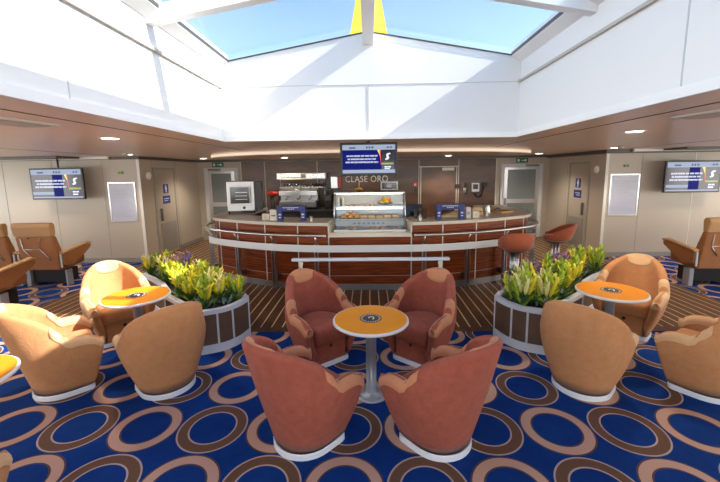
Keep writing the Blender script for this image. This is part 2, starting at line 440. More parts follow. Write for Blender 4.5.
# ------------------------------------------------------------------ doors
def door_glazed(idx, x0, x1, hinge_left):
    """glazed steel door in the far wall, panes upper and lower"""
    y = FY
    f = MB()
    f.box(x0-.10, x0, y-.05, y-.001, 0, 2.12, 'planter_white'); f.box(x1, x1+.10, y-.05, y-.001, 0, 2.12, 'planter_white'); f.box(x0, x1, y-.05, y-.001, 2.03, 2.12, 'planter_white')
    d = struct(f.build('door_%d' % idx))
    f = MB(); w = .10
    f.box(x0+.005, x0+w, y-.045, y-.012, .02, 2.02, 'steel'); f.box(x1-w, x1-.005, y-.045, y-.012, .02, 2.02, 'steel')
    for z0, z1 in ((.02,.16), (1.0,1.12), (1.96,2.02)): f.box(x0+w, x1-w, y-.045, y-.012, z0, z1, 'steel')
    f.build('door_frame', d)
    g = MB(); g.box(x0+w, x1-w, y-.03, y-.02, 1.12, 1.96, 'frosted_glass'); g.build('upper_pane', d)
    g = MB(); g.box(x0+w, x1-w, y-.03, y-.02, .16, 1.0, 'frosted_glass'); g.build('lower_pane', d)
    hx = x1-.05 if hinge_left else x0+.05
    g = MB(); g.box(hx-.02, hx+.02, y-.09, y-.046, .95, 1.15, 'dark_steel'); g.build('door_handle', d)
    g = MB(); g.box((x0+.05) if hinge_left else x1-.40, (x0+.40) if hinge_left else x1-.05, y-.12, y-.051, 2.04, 2.10, 'dark_steel'); g.build('door_closer', d)
door_glazed(1, -4.72, -3.93, True); door_glazed(2, 3.86, 4.85, False)
def door_side(idx, x, y0, y1, s, hy):
    """panelled side-wall door with a vent grille; s = +1 faces +x"""
    f = MB(); a, b = sorted((x+s*.001, x+s*.03))
    f.box(a, b, y0-.05, y0, 0, 2.12, 'wall_joint'); f.box(a, b, y1, y1+.05, 0, 2.12, 'wall_joint'); f.box(a, b, y0, y1, 2.06, 2.12, 'wall_joint')
    d = struct(f.build('door_%d' % idx))
    g = MB(); a, b = sorted((x+s*.001, x+s*.022)); g.box(a, b, y0+.005, y1-.005, .01, 2.055, 'door_leaf'); g.build('door_leaf', d)
    g = MB(); a, b = sorted((x+s*.0225, x+s*.034)); g.box(a, b, y0+.08, y1-.08, .08, .78, 'door_vent')
    for i in range(16): g.box(min(x+s*.034,x+s*.04), max(x+s*.034,x+s*.04), y0+.1, y1-.1, .10+i*.042, .115+i*.042, 'wall_joint')
    g.build('vent_grille', d)
    a, b = sorted((x+s*.0225, x+s*.07)); g = MB(); g.box(a, b, hy-.02, hy+.02, .85, 1.15, 'dark_steel'); g.build('door_handle', d)
    m = (y0+y1)/2; a, b = sorted((x+s*.0225, x+s*.028))
    for z0, z1 in ((1.50,1.72), (1.25,1.44)):
        w = .11 if z0 > 1.4 else .16
        g = MB(); g.box(a, b, m-w, m+w, z0, z1, 'sign_blue'); c, e = sorted((x+s*.028, x+s*.031))
        if z0 > 1.4:
            g.box(c, e, m-.022, m+.022, 1.655, 1.695, 'sign_text'); g.box(c, e, m-.035, m+.035, 1.585, 1.65, 'sign_text'); g.box(c, e, m-.018, m+.018, 1.52, 1.585, 'sign_text')
        else:
            for q in range(2): g.box(c, e, m-.11, m+.10-.05*q, 1.36-.05*q, 1.375-.05*q, 'sign_text')
        g.build('pictogram_sign', d)
door_side(3, LX, 8.47, 9.30, 1, 8.60); door_side(4, RX, 8.74, 9.52, -1, 8.86)
# round lamps (alarm sounders) and lights beside the doors
for x, y, s, lb in ((LX, 8.24, 1, 'small round white alarm sounder on left side wall before the cabin door'), (RX, 8.45, -1, 'small round white alarm sounder on right side wall before the cabin door')):
    t = thing('alarm_sounder', lb, 'alarm', (x, y, 1.93))
    mb = MB(); loops = [[(s*(.001+d), .085*r*math.cos(2*PI*i/20), .085*r*math.sin(2*PI*i/20)) for i in range(20)] for d, r in ((0,1),(.03,1),(.05,.7),(.055,.3))]
    mb.loft(loops, 'white_trim'); mb.build('housing', t)

# posters, exit signs
def poster(x0, x1, y, z0, z1, label):
    t = thing('wall_poster', label, 'poster', ((x0+x1)/2, y, z0)); w = (x1-x0)/2; h = z1-z0
    f = MB(); fw = .025
    for b in ((-w,-w+fw,0,h), (w-fw,w,0,h), (-w+fw,w-fw,0,fw), (-w+fw,w-fw,h-fw,h)): f.box(b[0], b[1], -.022, -.001, b[2], b[3], 'steel')
    f.build('frame', t)
    f = MB(); f.box(-w+fw, w-fw, -.012, -.001, fw, h-fw, 'poster_paper')
    for i in range(17):
        z = h-.17-i*.04; 
        if z < .08: break
        f.box(-w+.06, w-.07-.05*(i*7%4), -.0135, -.012, z, z+.010, 'poster_line')
    f.build('sheet', t)
poster(-5.76, -5.15, LY, .92, 1.80, 'framed safety poster on the left bulkhead beside the cabin door')
poster(5.24, 5.87, RY, .92, 1.83, 'framed safety poster on the right bulkhead beside the cabin door')
for x, y, lb in ((-5.44, LY, 'small dark vent plate above the left framed poster'), (5.56, RY, 'small dark vent plate above the right framed poster')):
    mb = MB(); mb.box(x-.05, x+.05, y-.02, y-.001, 1.98, 2.03, 'green_sign'); mb.box(x-.03, x+.03, y-.022, y-.02, 1.99, 2.02, 'leaf_lime')
    o = mb.build('wall_plate'); tag(o, lb, 'sign')
def exit_sign(x0, x1, lb):
    t = thing('exit_sign', lb, 'sign', ((x0+x1)/2, FY, 2.15)); w = (x1-x0)/2
    mb = MB(); mb.box(-w, w, -.03, -.001, 0, .13, 'green_sign'); mb.build('panel', t)
    mb = MB(); mb.box(-w+.03, -w+.09, -.033, -.03, .03, .10, 'sign_text'); mb.box(-.02, w-.10, -.033, -.03, .055, .075, 'sign_text'); mb.box(w-.10, w-.05, -.033, -.03, .035, .095, 'sign_text'); mb.build('pictogram', t)
exit_sign(-4.57, -4.24, 'green exit sign over the left glazed door'); exit_sign(4.19, 4.52, 'green exit sign over the right glazed door')

# ------------------------------------------------------------------ brown bar back wall
mb = MB(); bx0, bx1 = -3.72, 3.62; yb = FY-.09
mb.box(bx0, bx1, yb, FY-.001, 0, 2.28, 'brown_cladding')
for x in (-3.02, -1.50, 1.42, 2.55): mb.box(x-.012, x+.012, yb-.006, yb, 0, 2.28, 'ledge_beige')
mb.box(1.42, 2.55, yb-.006, yb, 2.06, 2.085, 'bright_edge')
mb.box(1.46, 1.49, yb-.006, yb, 0, 2.06, 'ledge_beige'); mb.box(2.48, 2.51, yb-.006, yb, 0, 2.06, 'ledge_beige')
mb.box(bx0-.0, bx0+.02, yb-.006, yb, 0, 2.28, 'bright_edge'); mb.box(bx1-.02, bx1, yb-.006, yb, 0, 2.28, 'bright_edge')
struct(mb.build('trim_20'))

# sign letters CLASE ORO
def letters(text, size, loc, m, name, label, depth=.012):
    cu = bpy.data.curves.new(name, 'FONT'); cu.body = text; cu.size = size; cu.extrude = depth; cu.align_x = 'LEFT'; cu.space_character = 1.08
    o = bpy.data.objects.new('tmp', cu); COL.objects.link(o)
    bpy.context.view_layer.update()
    dg = bpy.context.evaluated_depsgraph_get(); me = bpy.data.meshes.new_from_object(o.evaluated_get(dg))
    bpy.data.objects.remove(o); bpy.data.curves.remove(cu)
    me.materials.clear(); me.materials.append(MATS[m])
    o = bpy.data.objects.new(name, me); COL.objects.link(o); o.location = loc; o.rotation_euler = (R(90),0,0)
    if label: tag(o, label, 'sign')
    return o
xs = [v.co.x for v in letters('CLASE ORO', .255, (0,0,0), 'letter_silver', 'wall_lettering', 'silver letters CLASE ORO on the brown bar wall below the screen').data.vertices]
o = bpy.data.objects['wall_lettering']; o.location = (-.70, yb-.014, 1.665); o.scale.x = 1.22/(max(xs)-min(xs))

# ------------------------------------------------------------------ ceiling lights
ml = mat  # noqa
def downlight(x, y, r=.10, label='', power=20):
    t = thing('downlight', label, 'ceiling light', (x, y, CZ))
    mb = MB(); mb.lathe([(r+.02,-.008),(r+.02,-.001),(r,-.001)], 'bright_edge', n=20); mb.build('ring', t)
    mb = MB(); mb.lathe([(r*.5,-.010),(r-.005,-.0095),(r-.005,-.0085)], 'lamp_glow', n=20); mb.build('lamp', t)
    l = bpy.data.lights.new('downlight_beam', 'SPOT'); l.energy = power; l.color = (1.,.86,.68); l.spot_size = R(130); l.spot_blend = .8; l.shadow_soft_size = .08
    o = bpy.data.objects.new('downlight_beam', l); COL.objects.link(o); o.location = (x, y, CZ-.03)
DL = [(-2.79,3.96,'round downlight in the ceiling left of the skylight'), (2.89,4.15,'round downlight in the ceiling right of the skylight'),
      (-4.62,7.0,'round downlight in the ceiling before the left side corridor'), (4.75,7.3,'round downlight in the ceiling before the right side corridor'),
      (-7.3,6.9,'round downlight above the left wall screen'), (7.3,7.1,'round downlight above the right wall screen'),
      (-4.2,9.3,'round downlight in the ceiling before the left glazed door'), (4.25,9.4,'round downlight in the ceiling before the right glazed door'),
      (-2.2,9.6,'round downlight above the espresso machine'), (2.1,9.9,'round downlight above the framed panel of the bar wall'), (0,9.6,'round downlight behind the hanging screen'),
      (-5.0,4.6,'round downlight above the left recliner seats'), (5.0,4.6,'round downlight above the right recliner seats'),
      (-4.2,1.0,'round downlight over the lounge beyond the left picture edge'), (4.2,1.0,'round downlight over the lounge beyond the right picture edge')]
for x, y, lb in DL: downlight(x, y, .085, lb, 60 if y < 9 else 85)
for x, y, lb in ((-4.3,6.45,'small smoke detector on ceiling near left downlight'), (4.55,6.85,'small smoke detector on ceiling near right downlight')):
    t = thing('smoke_detector', lb, 'smoke detector', (x, y, CZ))
    mb = MB(); mb.lathe([(.03,-.05),(.045,-.035),(.05,-.001)], 'ledge_beige', n=16); mb.build('housing', t)
# ceiling air diffusers near the camera
for x, y, lb in ((-2.62,2.55,'long beige air diffuser in the ceiling at the left edge'), (2.62,2.75,'long beige air diffuser in the ceiling at the right edge')):
    t = thing('air_diffuser', lb, 'air vent', (x, y, CZ), R(8)*(1 if x > 0 else -1))
    mb = MB(); pts = [(.19*math.cos(a)*(1), .10*math.sin(a)+(.30 if math.sin(a) > 0 else -.30)) for a in [2*PI*i/24 for i in range(24)]]
    mb.prism(pts, -.014, -.001, 'bright_edge'); mb.build('frame', t)
    mb = MB(); pts = [(.14*math.cos(a), .06*math.sin(a)+(.28 if math.sin(a) > 0 else -.28)) for a in [2*PI*i/24 for i in range(24)]]
    mb.prism(pts, -.018, -.0145, 'ledge_beige'); mb.build('grille', t)

# curved soffit over the bar with its light strip
arc = smooth_path([(-3.55,8.4),(-3.1,7.35),(-2.05,6.62),(-.75,6.36),(.75,6.36),(2.05,6.62),(3.1,7.35),(3.55,8.4)], 8)
mb = MB()
inn = offset_path(arc, -.55)
loops = [[(a[0],a[1],CZ-.075),(b[0],b[1],CZ-.05),(b[0],b[1],CZ-.001),(a[0],a[1],CZ-.001)] for a, b in zip(arc, inn)]
mb.loft(loops, 'ceiling_panel', smooth=False)
struct(mb.build('trim_21'))
mb = MB(); mb.strip(arc, (CZ-.062, CZ-.022), .012, 'strip_glow'); o = mb.build('light_strip'); tag(o, 'long curved glowing light strip along the ceiling soffit above the bar', 'ceiling light')

# ------------------------------------------------------------------ the bar
def mirror(pts): return [(-x, y) for x, y in reversed(pts)]
front_r = [(.68,5.90),(1.2,5.97),(1.8,6.15),(2.38,6.43),(2.82,6.72),(3.02,7.05),(3.05,7.5),(3.02,8.6)]
fr = smooth_path(front_r, 6)
def bar_wing(side, label_top):
    outer = fr if side > 0 else mirror(fr)          # runs left to right when mirrored
    t = thing('bar_counter', 'mahogany panelled bar front, %s curved wing' % ('right' if side > 0 else 'left'), 'bar counter', (0,0,0))
    inner = offset_path(outer, -.55)
    f = MB()
    zt = 1.085
    loops = [[(a[0],a[1],.10),(a[0],a[1],zt),(b[0],b[1],zt),(b[0],b[1],.10)] for a, b in zip(offset_path(outer,0), offset_path(outer,-.05))]
    f.loft(loops, 'mahogany', smooth=False); f.build('front_panel', t)
    f = MB(); f.strip(outer, (.0,.10), .012, 'brushed_steel'); f.build('kick_plate', t)
    # seams between panels
    f = MB()
    for idx in (0, 6, 12, 18, 24, 30, 36):
        if idx >= len(outer): break
        i = idx if side > 0 else len(outer)-1-idx
        i = min(max(i, 0), len(outer)-1)
        p = offset_path(outer, .002)[i]; f.box(p[0]-.008, p[0]+.008, p[1]-.008, p[1]+.008, .10, zt, 'bright_edge')
    f.strip(outer, (.235,.243), .003, 'ledge_beige'); f.strip(outer, (.985,.99), .002, 'coving_dark')
    f.build('joint_strips', t)
    # back carcass
    f = MB(); b1, b2 = offset_path(outer, -.52), offset_path(outer, -.55)
    loops = [[(a[0],a[1],.0),(a[0],a[1],zt),(b[0],b[1],zt),(b[0],b[1],.0)] for a, b in zip(b1, b2)]
    f.loft(loops, 'dark_grey', smooth=False); f.build('back_panel', t)
    f = MB(); p, q = fr[0], offset_path(fr, -.55)[0]
    e1 = [(side*.679,p[1]+.005),(side*(p[0]+.004),p[1]+.005),(side*(q[0]-.004),q[1]),(side*.679,q[1])]
    f.prism(e1, .0, 1.084, 'cream'); f.build('end_panel', t)
    # worktop
    f = MB(); o1, o2 = offset_path(outer, .06), offset_path(outer, -.60)
    loops = [[(a[0],a[1],zt+.001),(a[0],a[1],1.14),(b[0],b[1],1.14),(b[0],b[1],zt+.001)] for a, b in zip(o1, o2)]
    f.loft(loops, 'counter_top', smooth=False); o = f.build('worktop', bevel=.006); tag(o, label_top, 'worktop')
bar_wing(-1, 'pale stone worktop of the left wing of the bar'); bar_wing(1, 'pale stone worktop of the right wing of the bar')
t = thing('bar_counter', 'mahogany panelled low middle section of the bar under the display case', 'bar counter', (0,5.90,0))
f = MB(); f.box(-.665, .665, 0, .72, .10, .90, 'mahogany'); f.build('front_panel', t)
f = MB(); f.box(-.665, .665, -.012, 0, .0, .10, 'brushed_steel'); f.build('kick_plate', t)
f = MB(); f.box(-.665,.665,-.003,-.0001,.235,.243,'ledge_beige'); f.build('joint_strips', t)
f = MB(); f.box(-.675, .675, 5.84, 6.66, .901, .965, 'cream'); o = f.build('worktop', bevel=.006); tag(o, 'low cream worktop under the glass display case', 'worktop')

# handrail, white band and posts round the bar front
rail_full = offset_path(fr, .20)
railL = mirror(offset_path(fr, .20))
t = thing('bar_rail', 'steel rail with white band and twin-blade posts round the bar front', 'railing', (0,0,0))
def cut(path, test): return [p for p in path if test(p)]
rr = cut(rail_full, lambda p: p[0] > .7 and p[1] < 7.6)
hook = lambda p, s: []
for s in (-1, 1):
    pts = [(s*x, y, .95) for x, y in rr]
    f = MB(); f.tube(pts, .022, 'steel', 10); f.build('handrail', t)
mid = [(-x, y) for x, y in reversed(cut(rail_full, lambda p: p[1] < 6.75))] + cut(rail_full, lambda p: p[1] < 6.75)
f = MB(); f.strip(offset_path(mid,-.045), (.675,.79), .010, 'white_trim'); f.build('white_band', t)
def near(px):      # rail point with given x
    return min(rail_full, key=lambda p: abs(p[0]-px) + (100 if p[1] > 6.9 and px < 2.8 else 0))
import bisect
dense = smooth_path(offset_path(fr, .13), 4)
for s in (-1, 1):
    for px in (.88, 1.62, 2.32, 3.02):
        i = min(range(len(dense)), key=lambda i: abs(dense[i][0]-px))
        p = dense[i]; q = dense[i+1]; tx, ty = q[0]-p[0], q[1]-p[1]; L = math.hypot(tx, ty); tx /= L; ty /= L
        n = (ty, -tx)
        M = Matrix(((s*tx, -s*ty, 0, s*p[0]), (ty, tx, 0, p[1]), (0,0,1,0), (0,0,0,1)))
        f = MB()
        f.box(-.032,-.018,-.03,.03,.02,.80,'brushed_steel',M); f.box(.018,.032,-.03,.03,.02,.80,'brushed_steel',M)
        f.box(-.018,.018,-.02,.02,.03,.08,'brushed_steel',M)
        a = M @ Vector((0,0,.78)); b = M @ Vector((0,-.03,.86)); c = M @ Vector((0,-.068,.93))
        f.tube([a,b,c], .012, 'steel', 8)
        f.build('post', t)
        for z in (.16,.66): f = MB(); f.box(-.04,.04,.03,.115,z,z+.09,'dark_steel',M); f.build('wall_bracket', t)

# free-standing push bar in front of the bar
t = thing('tray_rail', 'low free-standing grey rail on two posts behind the centre chairs', 'railing', (0,4.52,0))
f = MB(); f.box(-1.0, 1.0, -.035, .035, .835, .872, 'planter_white'); f.build('top_bar', t, bevel=.012)
for s in (-1, 1):
    f = MB(); f.lathe([(.09,.0),(.09,.012),(.035,.02),(.022,.05),(.022,.77),(.03,.81),(.015,.834)], 'cream', (s*.885,0,0), 16); f.build('post', t)

# ------------------------------------------------------------------ tub chairs
def arm_h(th):
    return None
def shell_curve(s):
    """s in [-1,1]; returns function z->(x,y), inward normal and rim height"""
    SB = .54
    f_b, f_t = .18, .29
    def P(z):
        k = min(max((z-.05)/.50, 0), 1)
        w = .228 + .134*math.sin(k*PI/2)                    # half width
        kk = max((z-.05)/.85, 0)
        d = .225 + .225*kk**1.05                             # depth of the back
        f = f_b + (f_t-f_b)*min(k, 1)
        if z > .52: w = w - .055*min((z-.52)/.3, 1.1)**1.1
        a = abs(s); sg = 1 if s >= 0 else -1
        if a <= SB:
            th = a/SB*PI/2
            return Vector((sg*w*math.sin(th)**.92 if th > 0 else 0, -d*math.cos(th), z)), th
        u = (a-SB)/(1-SB)
        return Vector((sg*w*(1-.05*u*u), u*f, z)), PI/2
    a = abs(s)
    g = lambda q: max(0, math.cos(min(abs(q)/.55, 1)*PI/2))**.58
    h = .560 + .330*(g(a-.05)+2*g(a)+g(a+.05))/(2+2*g(.05))
    if a > .5: u = (a-.5)/.5; h += .012*math.sin(u*PI/2) - .075*u**4
    return P, h
def shell_section(s, grow=0., z0=.046, zb=None, zi=.22, nz=9, nr=7):
    P, h = shell_curve(s)
    e = .004
    s1 = max(min(s+e, 1), -1); s2 = max(min(s-e, 1), -1)
    th = .088 - .026*max(0, 1-abs(s)/.5)
    def outn(z):
        pa = shell_curve(s1)[0](z)[0]; pb = shell_curve(s2)[0](z)[0]; t = (pa-pb); t.z = 0; t.normalize()
        return Vector((t.y, -t.x, 0))                         # outward for s increasing to +x
    r = th/2 + grow
    pts = []
    zc = h - r
    lo = z0 if zb is None else h-zb
    for i in range(nz):
        z = lo + (zc-lo)*i/(nz-1); n = outn(z); pts.append(P(z)[0] + n*grow)
    n = outn(zc); c = P(zc)[0] - n*(th/2)
    for i in range(1, nr):
        a = PI*i/nr; pts.append(c + n*(r*math.cos(a)) + Vector((0,0,r*math.sin(a))))
    lo2 = zi if zb is None else h-zb
    for i in range(nz):
        z = zc + (lo2-zc)*i/(nz-1); n = outn(z); pts.append(P(z)[0] - n*(th+grow))
    return pts
def shell_mesh(mb, s0, s1, n, m, grow=0., zb=None, round_ends=(True,True)):
    loops = []
    ss = [s0+(s1-s0)*i/n for i in range(n+1)]
    secs = [shell_section(s, grow, zb=zb) for s in ss]
    def endrows(sec, nxt, fwd):
        out = []; k = len(sec)
        cen = [(sec[i]+sec[k-1-i])/2 for i in range(k)]
        for a in (75, 50, 25):
            ca = math.sin(R(a))**0 * math.sin(R(a)); da = math.cos(R(a))*.034
            row = []
            for p, c in zip(sec, cen):
                q = c + (p-c)*ca; q = q + fwd*da; 
                row.append(q)
            out.append(row)
        return out
    rows = secs
    if round_ends[1]:
        rows = rows + endrows(secs[-1], None, Vector((0,1,0)))
    if round_ends[0]:
        rows = list(reversed(endrows(secs[0], None, Vector((0,1,0))))) + rows
    k = len(rows[0]); b = len(mb.v)
    for r_ in rows: mb.v += [tuple(p) for p in r_]
    for j in range(len(rows)-1):
        for i in range(k-1):
            mb.face((b+j*k+i, b+(j+1)*k+i, b+(j+1)*k+i+1, b+j*k+i+1), m, True)
        mb.face((b+j*k+k-1, b+(j+1)*k+k-1, b+(j+1)*k, b+j*k), m, True)
    mb.face([b+i for i in range(k)], m); mb.face([b+(len(rows)-1)*k+i for i in reversed(range(k))], m)
def d_outline(w, d, f, n=20):
    """D plan: round at -y, square-ish at +y"""
    pts = []
    for i in range(n+1):
        a = -PI/2 + PI*i/n; pts.append((w*math.sin(a), -d*math.cos(a)))
    r = .05
    for k in range(4):
        a = R(90*k/3); pts.append((w-r+r*math.cos(a), f-r+r*math.sin(a)))
    for k in range(4):
        a = R(90+90*k/3); pts.append((-w+r+r*math.cos(a), f-r+r*math.sin(a)))
    return pts
def make_chair(label, body, pad, group):
    t = thing('tub_chair', label, 'armchair', (0,0,0), 0, group)
    mb = MB(); shell_mesh(mb, -1, 1, 56, body); mb.build('shell', t)
    for s0, s1 in ((-1,-.47), (.47,1)):
        mb = MB(); shell_mesh(mb, s0, s1, 18, pad, .006, zb=.075, round_ends=(s0 < 0, s0 > 0)); mb.build('armrest_pad', t)
    # head patch on the inside of the back
    mb = MB(); rows = []
    for i in range(13):
        u = -1+2*i/12; s = u*.20
        sec = shell_section(s, .004); P, h = shell_curve(s)
        # inner side points from the crest downward
        depth = .165*math.sqrt(max(0, 1-u*u))+.012
        inner = [p for p in sec[9+2:]]
        row = []
        for k in range(8):
            q = k/7
            target = depth*q
            # walk along the inner profile
            acc = 0; pt = inner[0]
            for a, b_ in zip(inner, inner[1:]):
                L = (b_-a).length
                if acc+L >= target: pt = a+(b_-a)*((target-acc)/L); break
                acc += L
            n = Vector((0,1,0)); row.append(pt+n*.002)
        rows.append(row)
    k = 8; b = len(mb.v)
    for r_ in rows: mb.v += [tuple(p) for p in r_]
    for j in range(len(rows)-1):
        for i in range(k-1): mb.face((b+j*k+i, b+(j+1)*k+i, b+(j+1)*k+i+1, b+j*k+i+1), pad, True)
    o = mb.build('head_patch', t); md = o.modifiers.new('thick', 'SOLIDIFY'); md.thickness = .004; md.offset = 0
    # seat cushion
    mb = MB(); base = d_outline(.222, .225, .255)
    def ring(sc, z, dz=0): return [(x*sc, y*sc+.0, z) for x, y in base]
    mb.loft([ring(.97,.285), ring(1,.30), ring(1,.395), ring(.985,.42), ring(.94,.437), ring(.8,.448), ring(.4,.456)], body, True); mb.build('seat_cushion', t)
    mb = MB(); mb.box(-.185, .185, .165, .19, .046, .283, body); mb.box(-.205,.205,.12,.17,.20,.283,body); fp = mb.build('front_panel', t, bevel=.008)
    mb = MB(); loops = [[(.02*math.cos(2*PI*i/14), y, .215+.02*math.sin(2*PI*i/14)) for i in range(14)] for y in (.1905,.193)]
    mb.loft(loops, 'black', False); mb.build('finger_hole', fp)
    mb = MB(); o1 = d_outline(.236, .238, .200); o2 = d_outline(.232, .234, .196)
    mb.loft([[(x,y,0) for x,y in o1], [(x,y,.036) for x,y in o1], [(x,y,.045) for x,y in o2]], 'chair_base', False); mb.build('plinth', t)
    return t
def face_to(x, y, tx, ty): return math.atan2(ty-y, tx-x) - PI/2
red = make_chair('red suede tub chair at centre table, front left, its back towards us', 'red_suede', 'red_pad', 'red tub chairs round the centre table')
TC, TL, TR = (0.0,3.0), (-2.46,3.63), (2.50,3.72)
def place(first, x, y, aim, label, group, adj=0):
    rz = face_to(x, y, *aim)+R(adj)
    if first: first.location = (x,y,0); first.rotation_euler.z = rz; first['label'] = label; first['group'] = group; return first
G = 'red tub chairs round the centre table'
place(red, -.49, 2.46, TC, 'red suede tub chair at the centre table, nearest on the left, back to us', G)
for x, y, lb in ((.49,2.46,'red suede tub chair at the centre table, nearest on the right, back to us'), (-.53,3.63,'red suede tub chair beyond the centre table on the left, front showing'), (.52,3.63,'red suede tub chair beyond the centre table on the right, front showing')):
    dup(red, (x,y,0), face_to(x,y,*TC), lb, G)
tan = make_chair('tan', 'tan_suede', 'tan_pad', '')
GL, GR = 'tan tub chairs round the left table', 'tan tub chairs round the right table'
place(tan, -1.90, 3.12, TL, 'tan suede tub chair with its back to us, in front of the left planter', GL)
for x, y, aim, adj, lb, g in ((-2.86,3.10,TL,-8,'sunlit tan suede tub chair side-on at the left edge, arms towards the left table', GL),
                  (-3.03,4.13,TL,0,'sunlit tan suede tub chair behind the left table facing us', GL),
                  (1.90,3.12,TR,0,'tan suede tub chair with its back to us, in front of the right planter', GR),
                  (2.95,3.08,TR,0,'tan suede tub chair at the right edge of the picture, arms towards the right table', GR),
                  (3.10,4.28,TR,0,'tan suede tub chair behind the right table facing us', GR)):
    dup(tan, (x,y,0), face_to(x,y,*aim)+R(adj), lb, g)
dup(tan, (-2.23,1.39,0), R(8), 'tan tub chair arm cut by the bottom left corner of the picture', 'tan tub chairs at the near left table')

# ------------------------------------------------------------------ round tables
def make_table(label):
    t = thing('round_table', label, 'table', (0,0,0), 0)
    mb = MB(); mb.lathe([(.15,0),(.15,.008),(.13,.014),(.055,.018),(.052,.026),(.045,.028),(.045,.655),(.09,.668),(.10,.672)], 'table_leg', n=28); pd = mb.build('pedestal', t)
    for a in range(4): mb = MB(); mb.lathe([(.010,.0135),(.008,.019)], 'dark_steel', (.115*math.cos(a*PI/2+.6), .115*math.sin(a*PI/2+.6), 0), 8); mb.build('floor_bolt', pd)
    mb = MB(); mb.lathe([(.318,.673),(.326,.678),(.326,.692),(.318,.6985)], 'table_edge', n=56); mb.build('table_edge', t)
    mb = MB(); mb.lathe([(.310,.6988),(.310,.7005)], 'table_orange', n=56, smooth=False); tt = mb.build('tabletop', t)
    mb = MB(); mb.lathe([(.095,.7008),(.095,.7022)], 'dark_grey', n=36, smooth=False)
    mb.lathe([(.060,.7022),(.060,.7026)], 'black', n=30, smooth=False)
    # fine mark: ring of ticks and a curved white stroke
    for i in range(24):
        a = 2*PI*i/24; M = Matrix.Rotation(a, 4, 'Z'); mb.box(.072,.084,-.004,.004,.7022,.7028,'letter_silver',M)
    pts = [(.022*math.cos(a)+.004, .030*math.sin(a)) for a in [R(d) for d in range(-60,200,20)]]
    for p, q in zip(pts, pts[1:]):
        v = Vector((q[0]-p[0], q[1]-p[1])); M = Matrix.Translation((p[0],p[1],0)) @ Matrix.Rotation(math.atan2(v.y, v.x), 4, 'Z'); mb.box(0, v.length, -.006, .006, .7026, .7032, 'letter_silver', M)
    mb.build('round_emblem', tt)
    return t
T = make_table('round orange topped table in the centre between the red tub chairs'); T.location = (TC[0],TC[1],0)
dup(T, (TL[0],TL[1],0), .3, 'round sunlit table among the left tan chairs beside the planter')
dup(T, (TR[0],TR[1],0), -.3, 'round orange topped table among the right tan chairs beside the planter')
dup(T, (-2.64,2.06,0), .5, 'round sunlit table cut by the left edge of the picture')

# ------------------------------------------------------------------ planters
def planter(s, label):
    pts = [(1.85,3.69),(1.64,3.80),(1.52,3.97),(1.47,4.17),(1.56,4.31),(1.80,4.48),(2.30,4.92),(2.95,5.50),(3.25,5.50),(3.42,5.24),(3.12,4.98),(2.84,4.72),(2.62,4.44),(2.54,4.27),(2.22,4.00)]
    core = smooth_path([pts[0]]+pts[1:4], 5)
    outl = core + pts[4:]
    if s < 0: outl = [(-x, y) for x, y in outl]
    else: outl = list(reversed(outl))       # make orientation CCW
    cx, cy = sum(p[0] for p in outl)/len(outl), sum(p[1] for p in outl)/len(outl)
    t = thing('planter_box', label, 'planter', (cx, cy, 0))
    L = [(x-cx, y-cy) for x, y in outl]
    def offs(d):
        n = len(L); out = []
        for i in range(n):
            a, b, c = Vector(L[i-1]), Vector(L[i]), Vector(L[(i+1)%n]); tt = ((b-a).normalized()+(c-b).normalized()).normalized()
            out.append((L[i][0]+tt.y*d, L[i][1]-tt.x*d))
        return out
    area = sum(L[i-1][0]*L[i][1]-L[i][0]*L[i-1][1] for i in range(len(L)))
    sg = 1 if area > 0 else -1
    o0, o1, o2 = offs(0), offs(sg*.012), offs(-sg*.05)
    f = MB(); n = len(L)
    f.prism(L, .095, .44, 'planter_wood'); f.build('wood_panels', t)
    f = MB(); f.prism(o1, 0, .094, 'planter_white'); f.build('skirting', t)
    f = MB()
    f.loft([[(x,y,.441) for x,y in o1], [(x,y,.49) for x,y in o1], [(x,y,.49) for x,y in o2], [(x,y,.441) for x,y in o2], [(x,y,.441) for x,y in o1]], 'planter_white', False, (False,False)); f.build('rim', t)
    f = MB(); f.prism(offs(-sg*.052), .442, .458, 'soil'); f.build('soil', t)
    f = MB()
    for w in [(1.85,3.69),(1.70,3.765),(1.56,3.90),(1.47,4.17),(2.22,4.00),(2.54,4.27)]:
        x, y = s*w[0]-cx, w[1]-cy
        i = min(range(n), key=lambda i: (L[i][0]-x)**2+(L[i][1]-y)**2); p = L[i]; f = MB(); f.box(p[0]-.009, p[0]+.009, p[1]-.009, p[1]+.009, .0945, .4405, 'planter_white'); f.build('upright_strip', t)
    return [(x+cx, y+cy) for x, y in offs(-sg*.10)]
POLY = [planter(-1, 'left planter with white rim and dark wood sides holding yellow plumed plants'), planter(1, 'right planter with white rim and dark wood sides holding yellow and purple plumed plants')]
def inside(poly, x, y):
    c = False
    for i in range(len(poly)):
        (x1,y1), (x2,y2) = poly[i-1], poly[i]
        if (y1 > y) != (y2 > y) and x < (x2-x1)*(y-y1)/(y2-y1)+x1: c = not c
    return c
